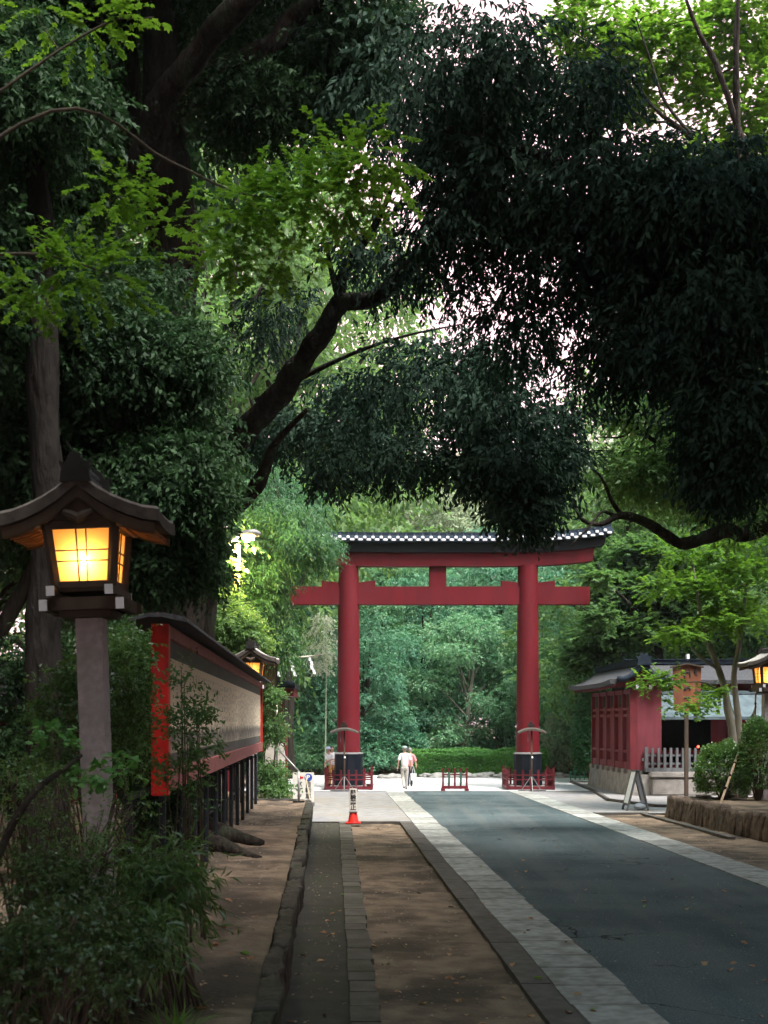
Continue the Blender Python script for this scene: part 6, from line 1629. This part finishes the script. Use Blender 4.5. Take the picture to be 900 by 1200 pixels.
# fallen bough with sheen, boulders in the corner
mb = MB(); c = P(15, 965, 9.5); e = P(95, 885, 10.2)
t = thing('fallen_bough', 'broken dark bough propped slanting among the near twigs', 'branch', (c.x, c.y, BEDZ))
s = smooth_path([(c.x - .5 - c.x, 9.2 - c.y, -.05, .05), (0, 0, c.z - BEDZ, .03), (e.x - c.x, e.y - c.y, e.z - BEDZ, .016)], 5)
mb.tube(s[:, :3], s[:, 3], 8); mb.build('bough', M_bark, t, True)
for i, (px, py, s_) in enumerate(((120, 1178, .42), (40, 1196, .36), (162, 1150, .2))):
    q = PG(px, py, BEDZ); o = bpy.data.objects.new('garden_boulder', rocks[i]); COL.objects.link(o); o.location = (q.x, q.y + .1, BEDZ); o.scale = (s_ * 1.3, s_, s_ * .7)
    tag(o, ('broad low boulder under the bamboo grass in the near bed', 'rounded boulder at the bottom corner under the dark shrub', 'small stone beside the broad low boulder in the near bed')[i], 'rock')

# ================================================================== fallen leaves
def bed_h(x, y, z0, amp, fs):
    return z0 + amp * (nz(x * fs, y * fs) + .5 * nz(x * fs * 2.7, y * fs * 2.7 + 4) + .25 * nz(x * fs * 7, y * fs * 7))
proto_leaf = []
for k in range(3):
    rg = np.random.default_rng(80 + k); v = T_LEAF[0].copy(); v[:, 0] -= .5; v[:, 1] *= .75; v[:, 2] = v[:, 2] * 1.2 + .10 * (k - .6) * np.abs(v[:, 1]) + .06
    me = bpy.data.meshes.new('fallen_leaf'); me.from_pydata(v.tolist(), [], T_LEAF[1]); me.materials.append((L_dead, pm('tan_dry_leaf', (.38, .24, .13), (.3, .18, .1), 20, .8), L_grass)[k]); proto_leaf.append(me)
cnt = 0
def ground_at(px, py):
    q = PG(px, py, BEDZ); x0 = q.x + .046 * q.y
    if x0 < -.7: 
        return (q.x, q.y, bed_h(q.x, q.y, BEDZ - .02, .07, .9)) if q.y < 36 else None
    q = PG(px, py, 0); x0 = q.x + .046 * q.y
    if -.35 < x0 < .4: return (q.x, q.y, -.02)
    if .4 < x0 < 2.0 and q.y < 34.6: return (q.x, q.y, bed_h(q.x, q.y, -.055, .035, 1.3))
    if 2.0 < x0 < 7.2: return (q.x, q.y, .022 if x0 < 3.05 else .008)
    return None
lr = random.Random(5)
for i in range(150):
    px, py = lr.uniform(185, 900), 960 + 240 * lr.random() ** .8
    if px > 640 and lr.random() < .55: continue
    q = ground_at(px, py)
    if q is None: continue
    k = 0 if lr.random() < .55 else (1 if lr.random() < .75 else 2)
    o = bpy.data.objects.new('fallen_leaf', proto_leaf[k]); COL.objects.link(o); s_ = lr.uniform(.06, .12); o.scale = (s_,) * 3
    o.location = (q[0], q[1], q[2] + .004); o.rotation_euler = (lr.uniform(-.3, .3), lr.uniform(-.3, .3), lr.uniform(0, 6.28))
    tag(o, ('dry reddish brown leaf fallen on the ground', 'pale tan dry leaf fallen on the ground', 'green leaf fallen on the ground')[k], 'leaf', 'fallen leaves on the ground')
# fine litter nobody could count
V = []; Fq = []; rg = np.random.default_rng(90)
for i in range(5200):
    zone = rg.random()
    if zone < .42: x0, Y, z0 = rg.uniform(-4.5, -.7), rg.uniform(6, 36), None
    elif zone < .62: x0, Y, z0 = rg.uniform(.5, 1.98), rg.uniform(7, 34.5), 'b'
    elif zone < .72: x0, Y, z0 = rg.uniform(-.33, .2), rg.uniform(7, 48), -.02
    elif zone < .88: x0, Y, z0 = rg.uniform(3.1, 7.1), rg.uniform(9, 48), .007
    else: x0, Y, z0 = rg.uniform(8.1, 9.8), rg.uniform(15, 37), 'r'
    x = RX(x0, Y)
    z = bed_h(x, Y, BEDZ - .02, .07, .9) if z0 is None else bed_h(x, Y, -.055, .035, 1.3) if z0 == 'b' else bed_h(x, Y, -.03, .03, 1.3) if z0 == 'r' else z0
    a = rg.random() * 6.28; s_ = rg.uniform(.008, .026) * (1 if z0 != .007 else .8); tl_ = rg.normal(size=4) * .3
    ca, sa = math.cos(a), math.sin(a)
    k = len(V)
    for (u, v), e in zip(((-1, 0), (0, -.5), (1, 0), (0, .5)), tl_): V.append((x + s_ * (u * ca - v * sa), Y + s_ * (u * sa + v * ca), z + .008 + abs(e) * s_))
    Fq.append((k, k + 1, k + 2, k + 3))
o = mesh_np('leaf_litter', V, np.array(Fq), leafm('mixed_dry_litter', (.12, .08, .05), (.40, .30, .20), .05)); tag(o, kind='stuff')

# ================================================================== haze
HAZE = 0.0003
if HAZE > 0:
    mb = MB(); mb.box((20, 60, 17), (420, 260, 37)); o = mb.build('haze', None); tag(o, kind='stuff')
    m, nt, out = new_mat('pale_evening_air'); v = nt.nodes.new('ShaderNodeVolumePrincipled'); v.inputs['Density'].default_value = HAZE
    v.inputs['Color'].default_value = (.72, .92, .95, 1); v.inputs['Anisotropy'].default_value = .2
    nt.links.new(v.outputs[0], out.inputs['Volume']); o.data.materials.append(m)
print('OBJ', len(bpy.data.objects))
